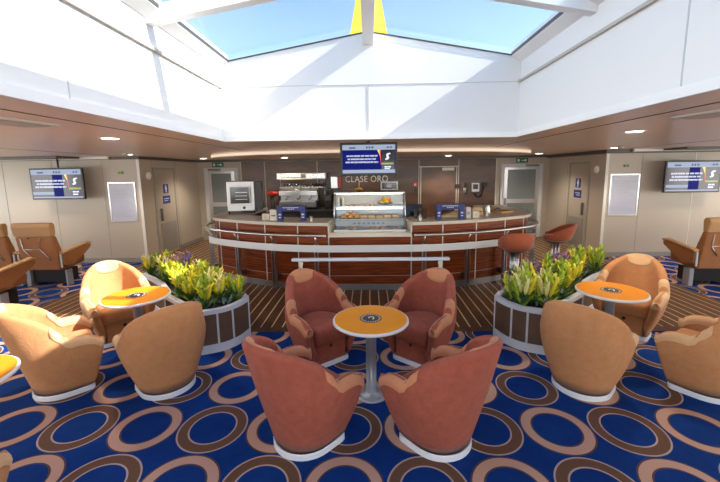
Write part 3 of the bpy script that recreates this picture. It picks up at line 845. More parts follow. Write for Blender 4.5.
def blade(mb, base, d, L, w, m, curl=.3):
    """curved lance leaf"""
    d = Vector(d).normalized(); side = d.cross(Vector((0,0,1)));
    side = side.normalized() if side.length > .05 else Vector((random.uniform(-1,1),random.uniform(-1,1),0)).normalized()
    up = side.cross(d); rows = []
    for k, (q, ww) in enumerate(((0,.35),(.3,.9),(.6,1.),(.85,.55),(1.,.04))):
        c = Vector(base)+d*L*q+Vector((d.x,d.y,0))*L*curl*q*q-Vector((0,0,1))*L*curl*.3*q*q
        rows.append([c-side*w*ww/2, c+up*w*.18*ww, c+side*w*ww/2])
    b = len(mb.v)
    for r_ in rows: mb.v += [tuple(p) for p in r_]
    for j in range(4):
        for i in range(2): mb.face((b+j*3+i, b+j*3+i+1, b+(j+1)*3+i+1, b+(j+1)*3+i), m, True)
def plume(mb, base, d, L, r, m, lumps=True):
    d = Vector(d).normalized(); path = [Vector(base)+d*L*q for q in (0,.2,.45,.7,.88,1.)]
    mb.tube(path, [r*.35,r*.9,r,r*.8,r*.5,r*.1], m, 7)
    a = d.orthogonal().normalized(); b = d.cross(a)
    for k in range(7):
        q = .15+.11*k; an = k*2.4; o = a*math.cos(an)+b*math.sin(an); p = Vector(base)+d*L*q
        blade(mb, p+o*r*.5, d*1.2+o*.75, L*.36, r*1.1, m, .1)
def make_plume_plant(name, label, mtop, mleaf, group, seed, n=6):
    random.seed(seed)
    t = thing(name, label, 'plant', (0,0,0), 0, group)
    mb = MB()
    for k in range(13):
        a = k*2.4; e = random.uniform(.9,2.2); blade(mb, (.01*math.cos(a),.01*math.sin(a),0), (math.cos(a),math.sin(a),e), random.uniform(.14,.22), .034, random.choice(mleaf), .25)
    mb.build('leaves', t)
    mb = MB()
    for k in range(n):
        a = k*2.4+random.uniform(0,1); rr = .05*math.sqrt(k/n); h = random.uniform(.09,.15)
        plume(mb, (rr*math.cos(a), rr*math.sin(a), h), (.30*math.cos(a), .30*math.sin(a), 1), random.uniform(.15,.23), random.uniform(.019,.026), random.choice(mtop))
    mb.build('flower_plumes', t)
    return t
protosY = {}
def scatter_plants(poly, side, seed, n_y, n_p):
    rnd = random.Random(seed); spots = []
    tries = 0; xs_ = [p[0] for p in poly]; ys_ = [p[1] for p in poly]
    while len(spots) < n_y+n_p and tries < 8000:
        tries += 1; x, y = rnd.uniform(min(xs_),max(xs_)), rnd.uniform(min(ys_),max(ys_))
        if inside(poly, x, y) and all((x-a)**2+(y-b)**2 > .180**2 for a, b in spots): spots.append((x,y))
    w = 'left' if side < 0 else 'right'
    gy, gp, gs = 'yellow plumed plants in the %s planter' % w, 'purple plumed plants in the %s planter' % w, ''
    ly, lp = 'yellow and lime plumed plant growing in the %s planter' % w, 'dusky purple plumed plant growing in the %s planter' % w
    py = [make_plume_plant('plumed_plant', ly, tops, ['leaf_green','leaf_lime','leaf_green'], gy, sd) for sd, tops in ((seed+1,['leaf_yellow','leaf_lime','leaf_yellow']), (seed+2,['leaf_lime','leaf_yellow']), (seed+3,['leaf_yellow','leaf_cream','leaf_lime']))]
    pp = [make_plume_plant('plumed_plant', lp, ['leaf_purple','leaf_violet','leaf_purple'], ['leaf_green','leaf_silver'], gp, seed+9, 7)]
    used = set()
    rnd2 = random.Random(seed+4)
    for i, (x, y) in enumerate(spots):
        purple = i % max(1, int(len(spots)/max(n_p,1))) == 1 and n_p > 0
        src = pp[0] if purple else py[i % 3]
        rz = rnd2.uniform(0, 6.28); sc = rnd2.uniform(.85, 1.15)
        if src.name not in used:
            used.add(src.name); src.location = (x,y,.459); src.rotation_euler.z = rz; o = src
        else: o = dup(src, (x,y,.459), rz, src['label'], src['group'])
        o.scale = (sc, sc, sc)
    for src in py+pp:
        if src.name not in used:
            for c in [o for o in bpy.data.objects if o.parent == src]: bpy.data.objects.remove(c)
            bpy.data.objects.remove(src)
    mb = MB(); random.seed(seed)
    k = 0
    while k < 520:
        x, y = random.uniform(min(xs_)-.04,max(xs_)+.04), random.uniform(min(ys_)-.04,max(ys_)+.04)
        if not inside(poly, x, y): continue
        k += 1; a = random.uniform(0, 6.28)
        blade(mb, (x,y,.459+random.uniform(0,.03)), (math.cos(a),math.sin(a),random.uniform(.5,2)), random.uniform(.07,.13), random.uniform(.018,.034), random.choice(['leaf_silver','leaf_silver','leaf_green']), .3)
    o = mb.build('ground_foliage'); tag(o, 'silvery green foliage filling the %s planter under the plumes' % w, 'foliage', kind='stuff')
scatter_plants(POLY[0], -1, 21, 20, 2); scatter_plants(POLY[1], 1, 41, 17, 4)

# ------------------------------------------------------------------ bar stools
def make_stool(label):
    t = thing('bar_stool', label, 'bar stool', (0,0,0), 0, 'red bar stools at the right end of the bar')
    mb = MB(); rows = []
    # low tub shell
    for i in range(33):
        s = -1+2*i/32; a = s*R(128); h = .13+.19*max(0, math.cos(a*.75))**1.2; ro, ri = .265, .21
        sec = []
        for q, (rr, z) in enumerate(((ro-.07,0),(ro-.02,.03),(ro,.08),(ro,h-.025),((ro+ri)/2,h),(ri,h-.025),(ri,.07),(ri-.02,.04))):
            lean = .10*max(0, z-.05)*math.cos(a)*3
            sec.append(Vector(((rr+lean)*math.sin(a), -(rr+lean)*math.cos(a), .68+z)))
        rows.append(sec)
    mb.loft(rows, 'stool_suede'); mb.build('backrest', t)
    mb = MB(); mb.lathe([(.17,.678),(.20,.70),(.205,.745),(.19,.765),(.10,.775)], 'stool_suede', n=28); mb.build('seat', t)
    mb = MB()
    for dx, dy in ((-.055,0),(.055,0),(0,-.055),(0,.055)): mb.lathe([(.020,.02),(.020,.66)], 'steel', (dx,dy,0), 12)
    mb.build('pedestal_tubes', t)
    mb = MB(); mb.lathe([(.15,.655),(.15,.677)], 'dark_steel', n=24); mb.build('mounting_plate', t)
    mb = MB(); mb.lathe([(.20,0),(.20,.010),(.17,.022)], 'brushed_steel', n=28); mb.build('base_plate', t)
    mb = MB(); mb.tube([(.17*math.cos(a), .17*math.sin(a), .27) for a in [2*PI*i/24 for i in range(24)]], .011, 'steel', 8, closed=True)
    mb.box(-.165,-.07,-.006,.006,.262,.278,'steel'); mb.box(.07,.165,-.006,.006,.262,.278,'steel'); mb.build('foot_ring', t)
    return t
S = make_stool('red bar stool in front of the bar, back to us, nearest to the centre'); S.location = (2.33,5.82,0); S.rotation_euler.z = R(-2)
dup(S, (3.36,6.60,0), R(68), 'red bar stool side-on at the rounded right end of the bar')

# ------------------------------------------------------------------ recliner seats by the bulkheads
def make_recliner(label, group):
    """origin on floor under the middle, faces +y"""
    t = thing('recliner_seat', label, 'recliner seat', (0,0,0), 0, group)
    w = .33
    def pad(prof, w0, w1, m, name, r=.04):
        """prof: side profile (y,z) closed; rounded in x"""
        mb = MB(); cy = sum(p[0] for p in prof)/len(prof); cz = sum(p[1] for p in prof)/len(prof)
        loops = []
        for x, k in ((w0,.82),(w0+r*.3,.95),(w0+r,1),(w1-r,1),(w1-r*.3,.95),(w1,.82)):
            loops.append([(x, cy+(y-cy)*(k if abs(k-1)>0 else 1), cz+(z-cz)*(1-(1-k)*.25)) for y, z in prof])
        mb.loft(loops, m, False); return mb.build(name, t, bevel=.015)
    # back leans backwards (towards -y)
    pad([(-.16,.30),(-.24,.32),(-.33,.92),(-.25,.94),(-.16,.70),(-.08,.40)], -w, w, 'recliner_leather', 'backrest')
    pad([(-.335,.925),(-.375,1.10),(-.35,1.16),(-.27,1.165),(-.235,1.12),(-.245,.945)], -w-.01, w+.01, 'recliner_cover', 'headrest')
    pad([(-.20,.30),(-.22,.455),(-.04,.475),(.28,.50),(.36,.46),(.34,.34)], -w, w, 'recliner_leather', 'seat_cushion')
    for s in (-1, 1):
        mb = MB(); x0, x1 = sorted((s*(w+.015), s*(w+.085)))
        prof = [(-.22,.40),(-.24,.60),(.36,.68),(.42,.66),(.40,.60),(-.02,.36)]
        loops = [[(x, y, z) for y, z in prof] for x in (x0, x1)]
        mb.loft(loops, 'recliner_leather', False); a = mb.build('arm_panel', t, bevel=.012)
        mb = MB(); loops = [[(x, y, z) for y, z in ((-.24,.602),(-.23,.64),(.36,.72),(.43,.70),(.43,.672),(.36,.683))] for x in (x0-.01, x1+.01)]
        mb.loft(loops, 'recliner_cover', False); mb.build('arm_pad', t, bevel=.012)
        mb = MB(); mb.box(x0+.022, x1-.022, -.262, -.245, .36, .60, 'light_grey_paint'); mb.build('arm_bracket', t)
        mb = MB(); a, b = sorted((s*(w-.10), s*(w-.02))); mb.box(min(a,b)+.09*s+.015, max(a,b)+.07*s-.01, -.16, -.03, 0, .30, 'table_leg'); mb.build('leg', t, bevel=.01)
    # wire magazine holder on the back
    mb = MB()
    def bp(x, z): y = -.24-(z-.32)*.09/.60-.012; return (x, y, z)
    mb.tube([bp(-.22,.90), bp(-.22,.70), bp(.08,.70), bp(.13,.90)], .008, 'steel', 8)
    mb.tube([bp(-.22,.70), bp(-.10,.54)], .008, 'steel', 8); mb.tube([bp(.08,.70), bp(.22,.50)], .008, 'steel', 8); mb.build('magazine_holder', t)
    mb = MB(); mb.box(-.31, .31, -.10, .16, .06, .296, 'black'); mb.build('seat_frame', t)  # black box stands in for the deep shade in the void under the seat
    mb = MB(); a = bp(-.08,.905); mb.loft([[(a[0]-.03,a[1]-.01,.915),(a[0],a[1]-.012,.89),(a[0]+.03,a[1]-.01,.915)], [(a[0]-.03,a[1]+.012,.915),(a[0],a[1]+.012,.89),(a[0]+.03,a[1]+.012,.915)]], 'black', False); mb.build('cover_clip', t)
    return t
rc = make_recliner('brown leather recliner seat by the left bulkhead, back to us, nearer the cabin door', 'recliner seats on the left')
rc.location = (-5.78,6.35,0)
for x, y, rz, lb, g in ((-6.62,6.35,0,'brown leather recliner seat by the left bulkhead, back to us, at the picture edge','recliner seats on the left'),
                    (-5.62,5.0,0,'brown recliner seat in the nearer left row, only its armrest in view','recliner seats on the left'),
                    (5.66,6.15,0,'brown leather recliner seat by the right bulkhead, back to us','recliner seats on the right'),
                    (6.50,6.15,0,'brown leather recliner seat beyond the right picture edge beside another','recliner seats on the right')):
    dup(rc, (x,y,0), R(rz), lb, g)

# ------------------------------------------------------------------ screens
def screen(name, label, x0, x1, z0, z1, y, tilt, style, hang):
    w, h = x1-x0, z1-z0
    t = thing(name, label, 'television', ((x0+x1)/2, y, z0)); t.rotation_euler.x = R(tilt)
    mb = MB(); mb.box(-w/2, w/2, 0, .05, 0, h, 'black'); mb.build('housing', t, bevel=.006)
    b = .030; iw, ih = w-2*b, h-2*b
    def X(u): return -w/2+b+iw*u
    def Z(v): return b+ih*v
    mb = MB()
    def r(u0, u1, v0, v1, m, k=1): mb.box(X(u0), X(u1), -.001-.0008*k, .0-.0008*(k-1)-.0001, Z(v0), Z(v1), m)
    bg = 'screen_blue' if style else 'screen_dusk'
    r(0,1,0,1,bg,1)
    r(0,1,.82,1,'screen_pale',2)
    r(0,1,0,.12 if style else .05,'screen_pale',2)
    if not style: r(.42,.62,.05,.82,'screen_blue',2); r(0,.42,.12,.22,'screen_pale',2)
    r(.13,.25,.87,.92,'sign_blue',3); r(.45,.48,.87,.94,'sign_blue',3); r(.50,.53,.87,.94,'sign_blue',3); r(.55,.59,.87,.94,'green_sign',3); r(.84,.88,.88,.93,'sign_blue',3); r(.90,.94,.88,.93,'sign_blue',3)
    random.seed(3)
    for row, (v, u0, u1) in enumerate(((.58,.08,.66),(.47,.10,.64),(.36,.06,.68))):
        u = u0
        while u < u1:
            du = random.uniform(.03,.085); 
            q = u
            while q < min(u+du,u1): r(q, q+.009, v, v+.055, 'screen_text', 3); r(q, q+.013, v+(.02 if row%2 else .04), v+(.03 if row%2 else .052), 'screen_text', 3); q += .0165
            u += du+.015
    r(.74,.97,.30,.36,'screen_green',3)
    r(.80,.86,.19,.24,'screen_text',3); r(.87,.92,.19,.24,'screen_text',3); r(.80,.90,.10 if not style else .135,.15 if not style else .17,'screen_text',3)
    if style: r(.745,.99,.13,.81,'screen_black',2)
    # white swan-like swoosh mark
    pts = [(.80,.50),(.855,.52),(.875,.60),(.855,.68),(.87,.755),(.93,.78)]
    pts = [(.862+(u-.862)*.75, .58+(v-.62)*.75) for u, v in pts]; wd = [.008,.02,.034,.026,.02,.006]
    L = []; Rr = []
    for i, (u, v) in enumerate(pts):
        L.append((X(u-wd[i]), Z(v+.01))); Rr.append((X(u+wd[i]*.6), Z(v-.03)))
    loop = L+list(reversed(Rr))
    mb.loft([[(x,-.0045,z) for x,z in loop], [(x,-.002,z) for x,z in loop]], 'screen_text', False)
    # coloured pennant
    for (a, c, d), m in ((((.665,.82),(.70,.82),(.715,.60)),'screen_yellow'), (((.70,.82),(.725,.82),(.72,.50)),'screen_red'), (((.715,.64),(.728,.64),(.735,.22)),'screen_red')):
        tri = [(X(a[0]),Z(a[1])),(X(c[0]),Z(c[1])),(X(d[0]),Z(d[1]))]
        mb.loft([[(x,-.0036,z) for x,z in tri], [(x,-.002,z) for x,z in tri]], m, False)
    mb.build('display', t)
    mb = MB()
    if hang == 'ceiling':
        mb.box(-.035, .035, .051, .10, h*.4, h*.6, 'dark_steel'); mb.tube([(0,.085,h*.5),(0,.085,CZ-z0-.002)], .018, 'dark_steel', 10); mb.build('ceiling_pole', t)
    elif hang:
        mb.box(-.12, .12, .051, hang-y, h*.3, h*.7, 'dark_steel'); mb.build('wall_bracket', t)
    return t
screen('hanging_television', 'television with blue notice hanging under the skylight edge above the bar', -.375, .365, 1.905, 2.325, 4.80, 0, 1, 'ceiling')
screen('wall_television', 'television on the left bulkhead above the recliner seats', -7.19, -6.05, 1.46, 2.12, 7.62, 0, 0, 'ceiling')
screen('wall_television', 'television on the right bulkhead at the picture edge', 6.17, 7.31, 1.43, 2.09, 7.84, 0, 0, RY)

# ------------------------------------------------------------------ glass display case with food
CY = 6.00; CZ0 = .966
t = thing('display_case', 'glass food display case in the middle of the bar', 'display case', (0,CY,CZ0))
W = .60
f = MB(); f.box(-W, W, 0, .60, 0, .03, 'steel'); f.box(-W, W, .575, .60, .03, .60, 'brushed_steel'); f.build('body', t)
for z, y0, nm in ((.20,.06,'shelf'), (.41,.12,'shelf')):
    f = MB(); f.box(-W+.02, W-.02, y0, .574, z-.012, z, 'case_glass'); f.box(-W+.02, W-.02, y0-.012, y0, z-.018, z+.006, 'steel'); f.build(nm, t)
f = MB(); f.box(-W+.01, W-.01, .10, .574, .63, .645, 'steel'); f.build('roof_panel', t)
f = MB(); prof = [(.0,.03),(.005,.30),(.04,.48),(.11,.635)]
for p, q in zip(prof, prof[1:]):
    b = len(f.v); f.v += [(-W+.015,p[0],p[1]),(W-.015,p[0],p[1]),(W-.015,q[0],q[1]),(-W+.015,q[0],q[1])]; f.face((b,b+1,b+2,b+3), 'case_glass')
o = f.build('front_glass', t); md = o.modifiers.new('t','SOLIDIFY'); md.thickness = .005
for s in (-1, 1):
    f = MB(); pr_ = prof+[(.574,.645),(.574,.03)]
    f.loft([[(s*(W-.012),y,z) for y,z in pr_], [(s*(W-.006),y,z) for y,z in pr_]], 'case_glass', False); f.build('side_glass', t)
    f = MB(); f.tube([(s*(W-.012),y,z) for y,z in prof], .008, 'steel', 8); f.build('glass_edge', t)
f = MB(); f.box(-W+.05, W-.05, .14, .17, .615, .629, 'case_glow'); f.build('light_tube', t)
f = MB(); f.box(-W+.05, W-.05, .07, .085, .372, .386, 'case_glow'); f.build('light_tube', t)
f = MB(); f.box(-W+.03, W-.03, .03, .045, .095, .175, 'tray_white')
for i in range(7): f.box(-.28+i*.08, -.235+i*.08, .026, .03, .12, .15, 'card_blue')
f.build('price_strip', t)
def caseobj(o, x, y, z): o.location = (x, CY+y, CZ0+z); return o
# bread rolls on the middle shelf
def roll(m, r=.05): 
    mb = MB(); mb.lathe([(.5*r,0),(.95*r,.2*r),(r,.5*r),(.75*r,.9*r),(.3*r,1.08*r)], m, n=14); return mb
random.seed(5)
src = None
pos = [(-.44,.16,0),(-.33,.16,0),(-.22,.16,0),(-.385,.18,.045),(-.275,.18,.045),(-.44,.28,0),(-.33,.29,0),(-.22,.28,0),(-.33,.24,.085)]
for i, (x, y, z) in enumerate(pos):
    if not src: src = roll('bread').build('bread_roll'); o = src
    else: o = src.copy(); COL.objects.link(o)
    tag(o, 'golden bread roll piled at the left of the display case middle shelf', 'bread roll', 'bread rolls in the display case'); caseobj(o, x, y, .2005+z)
src = None
for i in range(5):
    x = -.10+i*.135
    if not src: mb = MB(); mb.box(-.055,.055,-.05,.05,0,.045,'bread_pale'); mb.box(-.057,.057,-.052,.052,.018,.028,'meat_pink'); src = mb.build('wrapped_sandwich', bevel=.008); o = src
    else: o = src.copy(); COL.objects.link(o)
    tag(o, 'pale sandwich on the right of the display case middle shelf', 'sandwich', 'sandwiches in the display case'); caseobj(o, x, .19, .2005)
src = None
for i, x in enumerate((-.38,-.27,.02,.13,.24,.44)):
    if not src: mb = MB(); mb.lathe([(.05,0),(.055,.006),(.03,.008)], 'tray_white', n=16); mb.box(-.035,.035,-.025,.025,.008,.045,'meat_pink'); mb.box(-.035,.035,-.025,.025,.045,.052,'cream'); src = mb.build('cake_slice'); o = src
    else: o = src.copy(); COL.objects.link(o)
    tag(o, 'pink and cream cake slice on a saucer at the bottom of the display case', 'cake', 'cake slices in the display case'); caseobj(o, x, .11, .031)
# top shelf: fruit bowl, bottles
t = thing('fruit_bowl', 'dark bowl holding fruit on the top shelf of the display case', 'bowl', (.27,CY+.34,CZ0+.4105))
f = MB(); f.lathe([(.06,0),(.13,.03),(.14,.045),(.13,.045),(.05,.012)], 'dark_grey', n=24); f.build('bowl', t)
fr_src = {}
for i, (x, y, z, m, nm) in enumerate(((.21,.34,.10,'fruit_yellow','lemon'),(.29,.31,.10,'fruit_yellow','lemon'),(.34,.37,.10,'fruit_red','apple'),(.25,.40,.10,'fruit_orange','orange'),(.27,.35,.155,'fruit_yellow','lemon'),(.335,.32,.135,'fruit_orange','orange'))):
    f = MB(); f.sphere((0,0,0), .036, m, 12, (1.15,1,.95)); o = f.build(nm)
    tag(o, {'lemon':'yellow lemon in the fruit bowl of the display case','apple':'red apple in the fruit bowl of the display case','orange':'orange fruit in the fruit bowl of the display case'}[nm], nm, 'fruit in the display case bowl: '+nm+'s'); caseobj(o, x, y, .3605+z)
for i, x in enumerate((-.53,-.49,-.45)):
    f = MB(); f.lathe([(.016,0),(.018,.005),(.018,.10),(.007,.13),(.007,.15)], 'cream' if i != 1 else 'bottle_brown', n=12); o = f.build('small_bottle')
    tag(o, ['cream small bottle at the left end of the case top shelf','brown small bottle at the left end of the case top shelf','cream small bottle next to the brown one in the case'][i], 'bottle', None); caseobj(o, x, .22, .4105)
src = None
for i in range(6):
    x = -.34+.09*i
    if not src: f = MB(); f.lathe([(.03,0),(.036,.015),(.034,.03),(.02,.034)], 'bread', n=12); src = f.build('pastry'); o = src
    else: o = src.copy(); COL.objects.link(o)
    tag(o, 'small brown pastry on the top shelf of the display case', 'pastry', 'pastries in the display case'); caseobj(o, x, .19, .4105)
# flower arrangement standing on the case
t = thing('flower_arrangement', 'orange flower arrangement with a white stick on top of the display case', 'flowers', (-.19,CY+.40,CZ0+.6455))
f = MB(); f.lathe([(.04,0),(.045,.02),(.03,.035)], 'dark_grey', n=14); f.build('pot', t)
f = MB(); random.seed(2)
for i in range(14): a = random.uniform(0,6.28); rr = random.uniform(0,.075); f.sphere((rr*math.cos(a), rr*.6*math.sin(a), random.uniform(.035,.065)), .018, random.choice(['fruit_orange','fruit_red','fruit_orange','leaf_lime']), 8)
f.build('blossoms', t)
f = MB(); f.tube([(.01,.03,.03),(.01,.03,.20)], .005, 'cream', 8); f.build('stick', t)

# ------------------------------------------------------------------ things on the worktops (z = 1.14)
Z1 = 1.1405
def arch(x0, x1, y, label):
    t = thing('counter_sign', label, 'sign', ((x0+x1)/2, y, Z1)); w = (x1-x0)/2
    f = MB(); f.box(-w,-w+.085,0,.10,0,.26,'sign_blue'); f.box(w-.085,w,0,.10,0,.26,'sign_blue'); f.box(-w+.0851,w-.0851,0,.10,.165,.26,'sign_blue')
    f.build('stand', t, bevel=.006)
    f = MB()
    for k in range(9): f.box(-.14+k*.03, -.118+k*.03, -.0025, -.0005, .222, .236, 'sign_text')
    f.build('print', t); f = MB()
    for k in range(4): f.box(-.06+k*.03, -.04+k*.03, -.0025, -.0005, .198, .211, 'sign_text')
    f.build('print', t)
    for s in (-1, 1):
        f = MB(); c = s*(w-.043); f.box(c-.02,c+.02,-.0025,-.0005,.10,.125,'sign_text'); f.box(c-.02,c+.02,-.0025,-.0005,.055,.07,'sign_text'); f.build('print', t)
arch(-1.57, -1.09, 6.12, 'blue arch shaped counter sign on the left bar worktop before the espresso machine')
arch(1.12, 1.59, 6.12, 'blue arch shaped counter sign on the right bar worktop')
# oven
t = thing('convection_oven', 'steel convection oven on the left end of the bar', 'oven', (-2.66,7.60,Z1), R(10))
f = MB(); f.box(-.27,.27,-.24,.30,.05,.66,'brushed_steel'); f.build('housing', t, bevel=.012)
f = MB(); f.box(-.22,.21,-.262,-.241,.19,.56,'brushed_steel'); f.build('door', t, bevel=.004)
f = MB(); f.box(-.20,.17,-.268,-.2625,.21,.54,'screen_black'); f.build('door_window', t)
f = MB()
for z in (.29,.36,.43): f.box(-.10,.13,-.272,-.2685,z,z+.006,'steel')
f.build('oven_racks', t)
f = MB(); f.tube([(.19,-.263,.23),(.19,-.30,.25),(.19,-.30,.50),(.19,-.263,.52)], .010, 'steel', 8); f.build('door_handle', t)
f = MB(); loops = [[(.06+.03*math.cos(2*PI*i/18), y, .12+.03*math.sin(2*PI*i/18)) for i in range(18)] for y in (-.2405,-.262)]; f.loft(loops,'black',False); f.build('control_knob', t)
f = MB()
for dx in (-.25,.25):
    for dy in (-.2,.24): f.lathe([(.02,0),(.02,.049)], 'black', (dx,dy,0), 10)
f.build('feet', t)
f = MB(); f.box(.271,.40,-.18,.24,.06,.64,'dark_grey'); f.build('side_unit', t)
# small things left
def boxy(name, label, cat, x, y, z, w, d, h, m, extra=None, bev=.006, rz=0):
    t = thing(name, label, cat, (x,y,z), rz)
    f = MB(); f.box(-w/2,w/2,-d/2,d/2,0,h,m); f.build('body', t, bevel=bev)
    if extra: extra(t, w, d, h)
    return t
def slot(m, k0=.2, k1=.8, z0=.3, z1=.5):
    def fn(t, w, d, h):
        f = MB(); f.box(-w/2+w*k0, -w/2+w*k1, -d/2-.003, -d/2-.0005, h*z0, h*z1, m); f.build('label_patch' if m != 'black' else 'slot', t)
    return fn
boxy('napkin_dispenser', 'low cream napkin dispenser beside the left blue arch sign', 'napkin dispenser', -1.82, 6.36, Z1, .13, .12, .11, 'cream', slot('bread_pale',.3,.7,.3,.7))
boxy('napkin_dispenser', 'taller white napkin dispenser left of the blue arch sign', 'napkin dispenser', -1.66, 6.26, Z1, .12, .12, .19, 'porcelain', slot('black',.2,.8,.4,.5))
boxy('napkin_dispenser', 'tall cream dispenser right of the right blue arch sign', 'napkin dispenser', 1.69, 6.30, Z1, .08, .10, .19, 'porcelain', slot('card_blue',.2,.8,.3,.6))
boxy('napkin_dispenser', 'low cream dispenser farther right of the blue arch sign', 'napkin dispenser', 1.83, 6.34, Z1, .11, .12, .12, 'cream', slot('bread_pale',.3,.7,.3,.7))
def jar(name, label, cat, x, y, prof, m, z=Z1):
    t = thing(name, label, cat, (x,y,z)); f = MB(); f.lathe(prof, m, n=16); f.build('body', t)
    f = MB(); r, zz = prof[-1]; f.lathe([(r+.004,zz+.0005),(r+.004,zz+.014)], 'steel', n=16); f.build('lid', t)
jar('sauce_shaker', 'small cream shaker on the left worktop near the display case', 'shaker', -.98, 6.05, [(.022,0),(.024,.01),(.022,.07)], 'porcelain')
jar('sauce_shaker', 'small cream shaker on the right worktop beside the display case', 'shaker', .84, 6.05, [(.022,0),(.024,.01),(.022,.07)], 'porcelain')
jar('sauce_shaker', 'small cream shaker on the right worktop by the tray', 'shaker', 2.08, 6.52, [(.022,0),(.024,.01),(.020,.08)], 'porcelain')
# glasses and dark flask right of the case
src = None
for i, (x, y) in enumerate(((.80,6.32),(.88,6.38),(.96,6.33))):
    f = MB(); f.lathe([(.026,0),(.028,.005),(.036,.17),(.033,.17),(.024,.01)], ['dark_grey','cup_glass','bottle_brown'][i], n=16); o = f.build('tall_cup'); o.location = (x,y,Z1)
    tag(o, ['dark tall cup right of the display case','clear tall glass beside the dark cups','brown tall cup farthest right of the display case'][i], 'cup')
# till screen
t = thing('till_terminal', 'black till terminal behind the worktop right of the display case', 'till', (.93,6.60-.02,Z1))
t.location = (.78,6.55,Z1-.245)
f = MB(); f.box(-.10,.16,.0,.16,0,.03,'dark_grey'); f.box(.0,.06,.06,.10,.03,.28,'dark_grey'); f.build('stand', t)
f = MB(); M = Matrix.Rotation(R(-18),4,'X'); f.box(-.13,.19,.0,.03,.0,.22,'black'); o = f.build('monitor', t, bevel=.005); o.location = (0,.05,.25); o.rotation_euler.x = R(-12)
f = MB(); f.box(-.115,.175,-.003,-.0005,.015,.205,'screen_black'); g = f.build('monitor_screen', o)
# shelf carrying the till
t = thing('back_shelf', 'dark shelf behind the display case carrying the till', 'shelf', (0,6.50,0))
f = MB(); f.box(.69,1.10,.04,.32,.87,.894,'dark_grey'); f.build('board', t)
f = MB(); f.box(.70,.72,.05,.31,0,.87,'dark_grey'); f.build('leg', t); f = MB(); f.box(1.07,1.09,.05,.31,0,.87,'dark_grey'); f.build('leg', t)
# coffee grinder / bag and tray on the right worktop
t = thing('coffee_bag', 'slumped striped bag on the right worktop', 'bag', (1.93,6.66,Z1))
f = MB(); f.loft([[(-.10,-.06,0),(.12,-.06,0),(.12,.07,0),(-.10,.07,0)], [(-.11,-.07,.06),(.13,-.06,.06),(.13,.08,.06),(-.11,.07,.06)], [(-.05,-.04,.16),(.09,-.03,.15),(.09,.05,.15),(-.05,.05,.16)]], 'bread_pale', True); f.build('bag', t, bevel=.02)
f = MB(); f.tube([(.0,-.078,.08),(.09,-.075,.075)], .008, 'red_plastic', 6); f.build('tie', t)
t = thing('metal_jug', 'steel milk jug on the right worktop beside the bag', 'jug', (2.20,6.86,Z1))
f = MB(); f.lathe([(.055,0),(.06,.02),(.05,.10),(.042,.15),(.048,.17)], 'steel', n=20); f.build('jug_body', t)
f = MB(); f.tube([(.05,0,.14),(.09,0,.13),(.09,0,.06),(.058,0,.04)], .008, 'black', 8); f.build('handle', t)
t = thing('serving_tray', 'brown serving tray with small items on the right end of the bar', 'tray', (2.50,7.30,Z1), R(-60))
f = MB(); f.box(-.30,.30,-.16,.16,0,.008,'bread'); f.box(-.30,.30,-.16,-.148,.008,.03,'bread'); f.box(-.30,.30,.148,.16,.008,.03,'bread'); f.box(-.30,-.288,-.148,.148,.008,.03,'bread'); f.box(.288,.30,-.148,.148,.008,.03,'bread'); f.build('tray', t)
for i, (x, y) in enumerate(((2.50,7.22),(2.45,7.38),(2.56,7.33))):
    f = MB(); f.lathe([(.028,0),(.032,.02),(.032,.05),(.02,.055)], ['dark_steel','bread_pale','dark_grey'][i], n=14); o = f.build('condiment_pot'); o.location = (x,y,Z1+.0085)
    tag(o, ['steel condiment pot on the serving tray','pale condiment pot on the serving tray','dark condiment pot on the serving tray'][i], 'pot')
t = thing('fabric_cloth', 'folded brown cloth behind the right blue arch sign', 'cloth', (1.38,6.42,Z1))
f = MB(); f.loft([[(-.18,-.05,0),(.16,-.06,0),(.16,.06,0),(-.18,.06,0)], [(-.14,-.04,.03),(.15,-.05,.06),(.15,.05,.06),(-.14,.05,.03)], [(.02,-.03,.07),(.13,-.03,.11),(.13,.03,.11),(.02,.04,.07)]], 'bread_pale'); f.build('cloth', t)

# ------------------------------------------------------------------ back bar: worktop, espresso machine, rack, grinder
BYF = 9.93
t = thing('back_counter', 'dark low back counter along the brown bar wall', 'counter', (0,BYF,0))
f = MB(); f.box(-3.0,.9,0,.64,.0,.90,'dark_grey'); f.build('cabinet', t)
f = MB(); f.box(-3.0,.9,-.02,.64,.901,.94,'dark_steel'); f.build('top', t)
t = thing('espresso_machine', 'wide steel espresso machine on the back counter with cups on top', 'espresso machine', (-1.98,BYF+.30,.941))
f = MB(); f.box(-.52,.52,-.22,.24,.06,.22,'dark_steel'); f.box(-.52,.52,.02,.24,.22,.50,'brushed_steel'); f.box(-.54,.54,-.14,.24,.38,.52,'steel'); f.build('body', t, bevel=.012)
for dx in (-.32,0,.32):
    f = MB(); f.lathe([(.035,.29),(.04,.38)], 'steel', (dx,-.08,0), 14); f.tube([(dx,-.10,.30),(dx,-.24,.285)], .014, 'black', 8); f.build('brew_group', t)
f = MB(); f.box(-.50,.50,-.22,.0,.225,.245,'steel'); f.build('drip_tray', t)
f = MB()
for dx in (-.48,.48): f.lathe([(.03,0),(.03,.06)], 'black', (dx,0,0), 10)
f.build('feet', t)
f = MB(); f.tube([(-.54,.0,.56),(-.54,-.12,.56),(.54,-.12,.56),(.54,.0,.56)], .010, 'steel', 8); f.build('cup_rail', t)
f = MB(); f.tube([(.50,-.15,.44),(.56,-.22,.40),(.56,-.22,.20)], .008, 'steel', 8); f.build('steam_wand', t)
src = None
